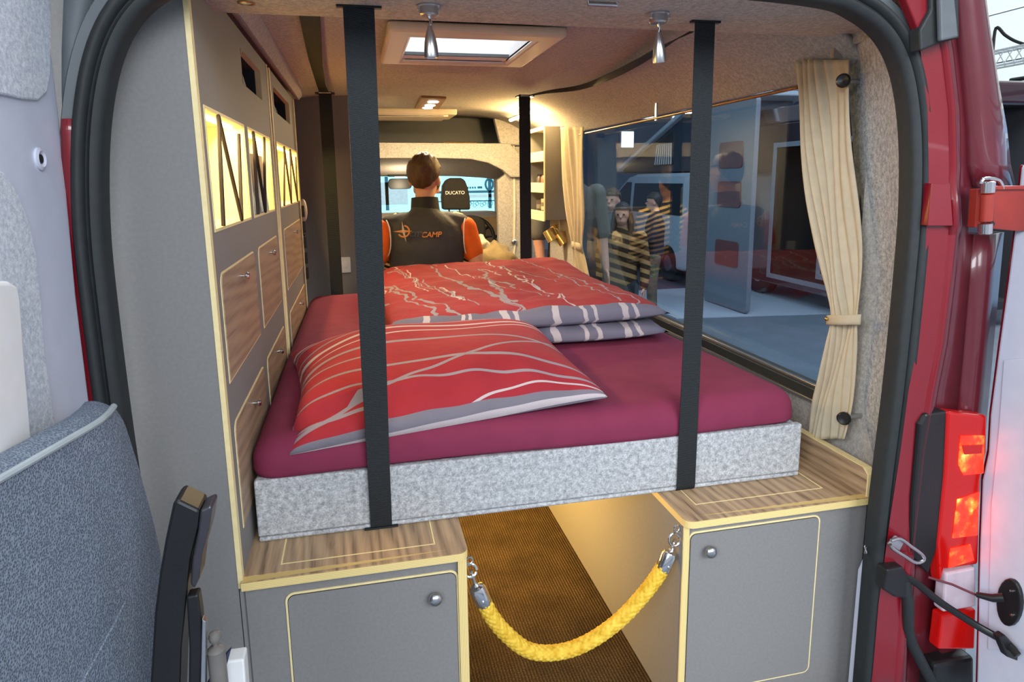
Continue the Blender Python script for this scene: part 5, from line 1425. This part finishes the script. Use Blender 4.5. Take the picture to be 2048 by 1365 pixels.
for k in range(9): MB().box(14.5, 14.6, 4.0, 13.5, GZ+k*1.1, GZ+(k+1)*1.1-.05).build('panel', TENT, tn)
def beam(label, p, q, w_=.28, n=10):
    t = thing('lighting_truss', label, 'truss', p)
    p, q = Vector(p), Vector(q); d = (q-p).normalized()
    a_ = Vector((0, 0, 1)) if abs(d.z) < .9 else Vector((1, 0, 0)); a_ = (a_-d*a_.dot(d)).normalized(); b_ = d.cross(a_)
    cs = [a_*w_/2+b_*w_/2, a_*w_/2-b_*w_/2, -a_*w_/2-b_*w_/2, -a_*w_/2+b_*w_/2]
    TR = plain('white_truss', srgb(226, 230, 232), .4)
    for c_ in cs: MB().tube([p+c_, q+c_], .02, 6).build('chord', TR, t)
    for i in range(n):
        for k in range(4):
            MB().tube([p.lerp(q, i/n)+cs[k], p.lerp(q, (i+1)/n)+cs[(k+1) % 4]], .010, 5).build('brace', TR, t)
    return t
a_, b_ = at(1527, 205, X=8.5), at(1530, 262, X=8.5)
beam('white upright lighting truss above the dark van', (8.5, a_.y, GZ+.01), (8.5, a_.y, a_.z+.1), .22, 14)
beam('white horizontal lighting truss over the dark van', at(1528, 203, X=8.5), at(1640, 178, X=8.5), .2, 10)
beam('pale truss under the tent roof at the far right', at(1950, 128, X=13), at(2100, 98, X=13), .3, 8)
def lightbox(label, x0, y0, x1, y1, st=4, col=(.9, .95, 1)):
    A_, B_ = at(x0, y0, Y=19.9), at(x1, y1, Y=19.9)
    t = thing('light_box', label, 'light box', ((A_.x+B_.x)/2, 19.9, min(A_.z, B_.z)))
    MB().box(A_.x, B_.x, 19.9, 20, min(A_.z, B_.z), max(A_.z, B_.z)).build('housing', WHITE, t, bevel=.02)
    MB().box(A_.x+.03, B_.x-.03, 19.88, 19.9, min(A_.z, B_.z)+.03, max(A_.z, B_.z)-.03).build('face', emit('light_box_face', col, st), t)
lightbox('square white light box above the white van', 1242, 262, 1268, 296, 5)
lightbox('long white light box high behind the white van', 1243, 231, 1309, 239, 4)
lightbox('white light box behind the right strap', 1344, 231, 1384, 239, 4)
lightbox('white light box high above the dark van', 1436, 183, 1466, 200, 5)
lightbox('pale blue light box above the dark van', 1470, 186, 1534, 200, 1.6, (.6, .85, 1))
# added glowing backdrop for the bright hall beyond the windscreen
bd = thing('glow_backdrop', 'glowing cyan backdrop added for the bright hall beyond the windscreen', 'display', (2.5, 11, GZ))
MB().box(-1.5, 3.3, 11.05, 11.2, GZ, 3.2).build('board', HW, bd)
MB().box(-1.4, 3.2, 11.0, 11.05, .2, 3.1).build('backdrop_face', emit('cyan_backdrop', (.30, .78, .90), 1.0), bd)
TEAL = plain('teal_print', srgb(40, 110, 130), .6); TEALL = plain('pale_print', srgb(214, 238, 240), .6)
for (x0, x1, z0, z1, mt_) in ((1.2, 2.9, 1.085, 1.13, TEAL), (1.2, 2.9, .93, .95, TEAL), (2.18, 2.27, 1.165, 1.205, TEAL), (1.9, 2.5, 1.00, 1.06, TEALL), (2.38, 2.44, .80, 1.34, TEAL), (.3, .9, .9, 1.3, TEALL), (.5, .56, .8, 1.4, TEAL)):
    MB().box(x0, x1, 10.985, 11.0, z0, z1).build('print', mt_, bd)
for k in range(7): MB().box(1.85+k*.045, 1.85+k*.045+.03, 10.985, 11.0, 1.165, 1.20).build('print', TEAL, bd)
for k in range(14):
    x = 1.85 + k*.045; z = .86 + .03*((k*7) % 3)
    MB().tube([(x + .03*math.cos(t_*2*PI/10), 10.985, z + .03*math.sin(t_*2*PI/10)) for t_ in range(11)], .005, 5).build('print', TEAL, bd)
MB().tube([(2.40 + .07*math.cos(t_*2*PI/16), 10.98, 1.24 + .10*math.sin(t_*2*PI/16)) for t_ in range(17)], .02, 6).build('print', TEAL, bd)

# vehicles of the neighbouring stand
TYRE = plain('tyre', srgb(24, 24, 26), .8)
def wheel(t, x, y, r=.34, s=-1):
    wv_ = MB().lathe((x, y, GZ+r), (s, 0, 0), [(r*.6, -.2), (r, -.18), (r, -.02), (r*.93, .0), (r*.68, .0)], 28).build('tyre', TYRE, t, smooth=True, sharp=.6)
    MB().lathe((x, y, GZ+r), (s, 0, 0), [(r*.68, -.05), (r*.66, -.005), (r*.2, .005), (0, .01)], 20).build('rim', STEEL, wv_, smooth=True, sharp=.5)
wv = thing('white_van', 'white van parked on the neighbouring stand', 'van', (6.3, 11, GZ))
VW = plain('white_van_paint', srgb(206, 216, 226), .22, coat=.8)
side_p = [(8.9, -.25), (8.85, .6), (8.95, 1.30), (9.1, 1.40), (11.3, 1.40), (11.7, 1.34), (13.2, .66), (14.0, .48), (14.25, .25), (14.3, -.2), (13.9, -.3), (9.3, -.3)]
MB().prism(side_p, 'x', 5.45, 7.3).build('body', VW, wv, bevel=.06, seg=3)
VG = plain('dark_vehicle_glass', srgb(40, 52, 58), .08, spec=.8, coat=.5)
MB().prism([(11.75, 1.24), (12.95, .68), (11.9, .64), (11.6, .66), (11.5, 1.24)], 'x', 5.438, 5.50).build('door_window', VG, wv, bevel=.01)
MB().prism([(9.3, 1.22), (11.35, 1.22), (11.45, .66), (9.3, .66)], 'x', 5.438, 5.50).build('side_window', VG, wv, bevel=.01)
MB().add([(5.6, 11.85, 1.33), (7.15, 11.85, 1.33), (7.2, 13.16, .70), (5.55, 13.16, .70)], [(0, 1, 2, 3)]).build('windscreen', VG, wv, solid=.02)
MB().prism([(13.7, .42), (14.2, .26), (14.2, .10), (13.75, .22)], 'x', 5.44, 5.52).build('headlight', CLRL, wv, bevel=.02)
MB().box(5.28, 5.44, 12.6, 12.85, .62, .84).build('mirror', BLACK, wv, bevel=.03)
for y in (9.8, 13.2): wheel(wv, 5.44, y)
rt_ = thing('roof_tent', 'dark pop up roof tent on the white van', 'roof tent', (6.3, 9.8, 1.4))
TNT = plain('dark_tent_cloth', srgb(62, 68, 82), .8, var=.15, sc=4)
MB().prism([(8.9, 1.42), (12.2, 1.42), (12.25, 1.50), (9.0, 2.62), (8.9, 2.62)], 'x', 5.55, 7.2).build('cloth', TNT, rt_, bevel=.02)
MB().prism([(8.7, 2.62), (8.7, 2.70), (12.35, 1.53), (12.35, 1.45)], 'x', 5.45, 7.3).build('lid', VW, rt_, bevel=.02)
tq = MB().prism([(9.9, 1.55), (10.7, 1.55), (10.55, 1.95), (9.95, 2.12)], 'x', 5.535, 5.56).build('window', VG, rt_)
for k in range(8): MB().prism([(9.95+k*.095, 1.56), (9.98+k*.095, 1.56), (9.99+k*.08, 1.93), (9.97+k*.08, 1.93)], 'x', 5.525, 5.537).build('slat', WHITE, tq)
dv = thing('dark_van', 'dark maroon van with open side door on the neighbouring stand', 'van', (7.2, 6.5, GZ))
DVM = plain('dark_maroon_paint', srgb(52, 26, 34), .2, coat=.9); 
MB().slab([5.2, 8.75], [GZ+.22, 2.1], [(5.6, 7.9, -.18, 1.75)], 'x', 6.25, 6.33).build('side_panel', DVM, dv, bevel=.02)
MB().box(7.9, 8.0, 5.2, 8.75, GZ+.22, 2.1).box(6.33, 7.95, 5.2, 8.75, GZ+.22, GZ+.32).box(6.33, 7.95, 8.65, 8.75, GZ+.32, 2.1).build('shell', DARKIN, dv)
MB().prism([(6.25, 2.1), (6.45, 2.38), (7.8, 2.38), (8.0, 2.1)], 'y', 5.2, 8.75).build('roof', DVM, dv, bevel=.05, seg=3)
FRM = plain('grey_door_frame', srgb(150, 152, 160), .4)
MB().slab([5.55, 7.95], [-.24, 1.82], [(5.62, 7.88, -.17, 1.75)], 'x', 6.235, 6.25).build('door_frame', FRM, dv)
MB().box(6.9, 7.3, 5.4, 7.6, -.2, .5).build('cabinet', plain('maroon_cabinet', srgb(84, 34, 42), .4), dv, bevel=.02)
MB().box(6.24, 6.26, 8.55, 8.7, .1, 1.1).build('tail_light', REDL.mat, dv, bevel=.01)
MB().tube([(6.2, 5.9, 1.6), (6.18, 6.3, -.3)], .02, 8).build('grab_rail', STEEL, dv)
MB().slab([6.05, 6.75], [-.1, 1.2], [(6.12, 6.68, -.02, 1.12)], 'x', 6.20, 6.215).build('fly_screen_frame', FRM, dv)
wheel(dv, 6.27, 8.25, .34)
pan = thing('reflection_panel', 'tall grey panel with rounded maroon shapes in place of a window reflection', 'display panel', (5.13, 7.6, GZ))  # solid stand-in for a grey reflection in the side window
c0, c1 = at(1422, 222, X=5.1), at(1512, 222, X=5.1)
MB().prism(rr(c1.y, c0.y, -.53, 2.35, .06), 'x', 5.1, 5.17).build('board', plain('panel_grey', srgb(128, 130, 140), .45), pan, bevel=.01)
for yb_ in (1.62, 1.08, .25):
    MB().prism(rr(c1.y+.25, c0.y-.30, yb_-.18, yb_+.18, .05), 'x', 5.085, 5.1).build('recess', plain('maroon_reflection', srgb(120, 58, 58), .4), pan, bevel=.004)
# pale camper at the far right behind the door hinge
pv = thing('pale_camper', 'pale blue camper with roof rack seen past the right door hinge', 'van', (9, 1.5, GZ))
r0 = at(1985, 205, X=8.8)
MB().box(8.8, 10.8, -5, r0.y, GZ+.25, r0.z).build('body', plain('pale_blue_paint', srgb(150, 184, 214), .25, coat=.7), pv, bevel=.12, seg=4)
w0, w1 = at(1990, 282, X=8.78), at(2100, 360, X=8.78)
MB().box(8.77, 8.82, -3.5, r0.y-.18, w1.z, w0.z).build('side_window', VG, pv, bevel=.02)
MB().box(8.76, 8.8, -4.5, r0.y-.1, r0.z-.42, r0.z-.36).build('trim_strip', WHITE, pv)
for zz in (r0.z+.10, r0.z+.28): MB().tube([(8.9, -4.5, zz), (8.9, r0.y-.15, zz)], .03, 8).build('rack_rail', BLACK, pv)
for k in range(5): MB().tube([(8.9, -4+k*1.2, r0.z-.02), (8.9, -4+k*1.2, r0.z+.28)], .025, 8).build('rack_post', BLACK, pv)
wheel(pv, 8.82, r0.y-1.0)
cb_ = MB().tube(arc([at(1985, 108, X=12.9), at(1992, 56, X=12.9), at(2010, 70, X=12.9), at(2030, 82, X=12.9), at(2060, 92, X=12.9)], 5), .03, 6).build('hanging_cable', BLACK)
tag(cb_, 'dark cable looped below the tent roof at the far right', 'cable')

# visitors outside the window
NAVY = plain('navy_jacket', srgb(30, 38, 56), .75, var=.15); GRYJ = plain('grey_jacket', srgb(78, 84, 92), .8, var=.15)
SCARF = stripe_cloth('striped_scarf_top', srgb(60, 46, 36), srgb(170, 130, 86), .09)
def outp(px, py_feet): 
    return at(px, py_feet, Z=GZ)
f0 = outp(1222, 690); J = standing(f0.x, f0.y, GZ, 3.9, 1.74); figure('man in grey jacket standing outside the side window', J, dict(top=GRYJ, hair=HAIRB, legs=JEAN, puff=.025))
f0 = outp(1240, 735); J = standing(f0.x, f0.y, GZ, 3.7, 1.62); figure('woman with long dark hair and striped top outside the side window', J, dict(top=SCARF, hair=HAIRD, legs=JEAN, long=1, puff=.015))
f0 = outp(1305, 640); J = standing(f0.x, f0.y, GZ, 5.2, 1.66, 'fold'); figure('visitor in navy jacket turned away outside the side window', J, dict(top=NAVY, hair=HAIRD, legs=plain('camo_trousers', srgb(110, 104, 84), .9, var=.4, sc=18), puff=.03))
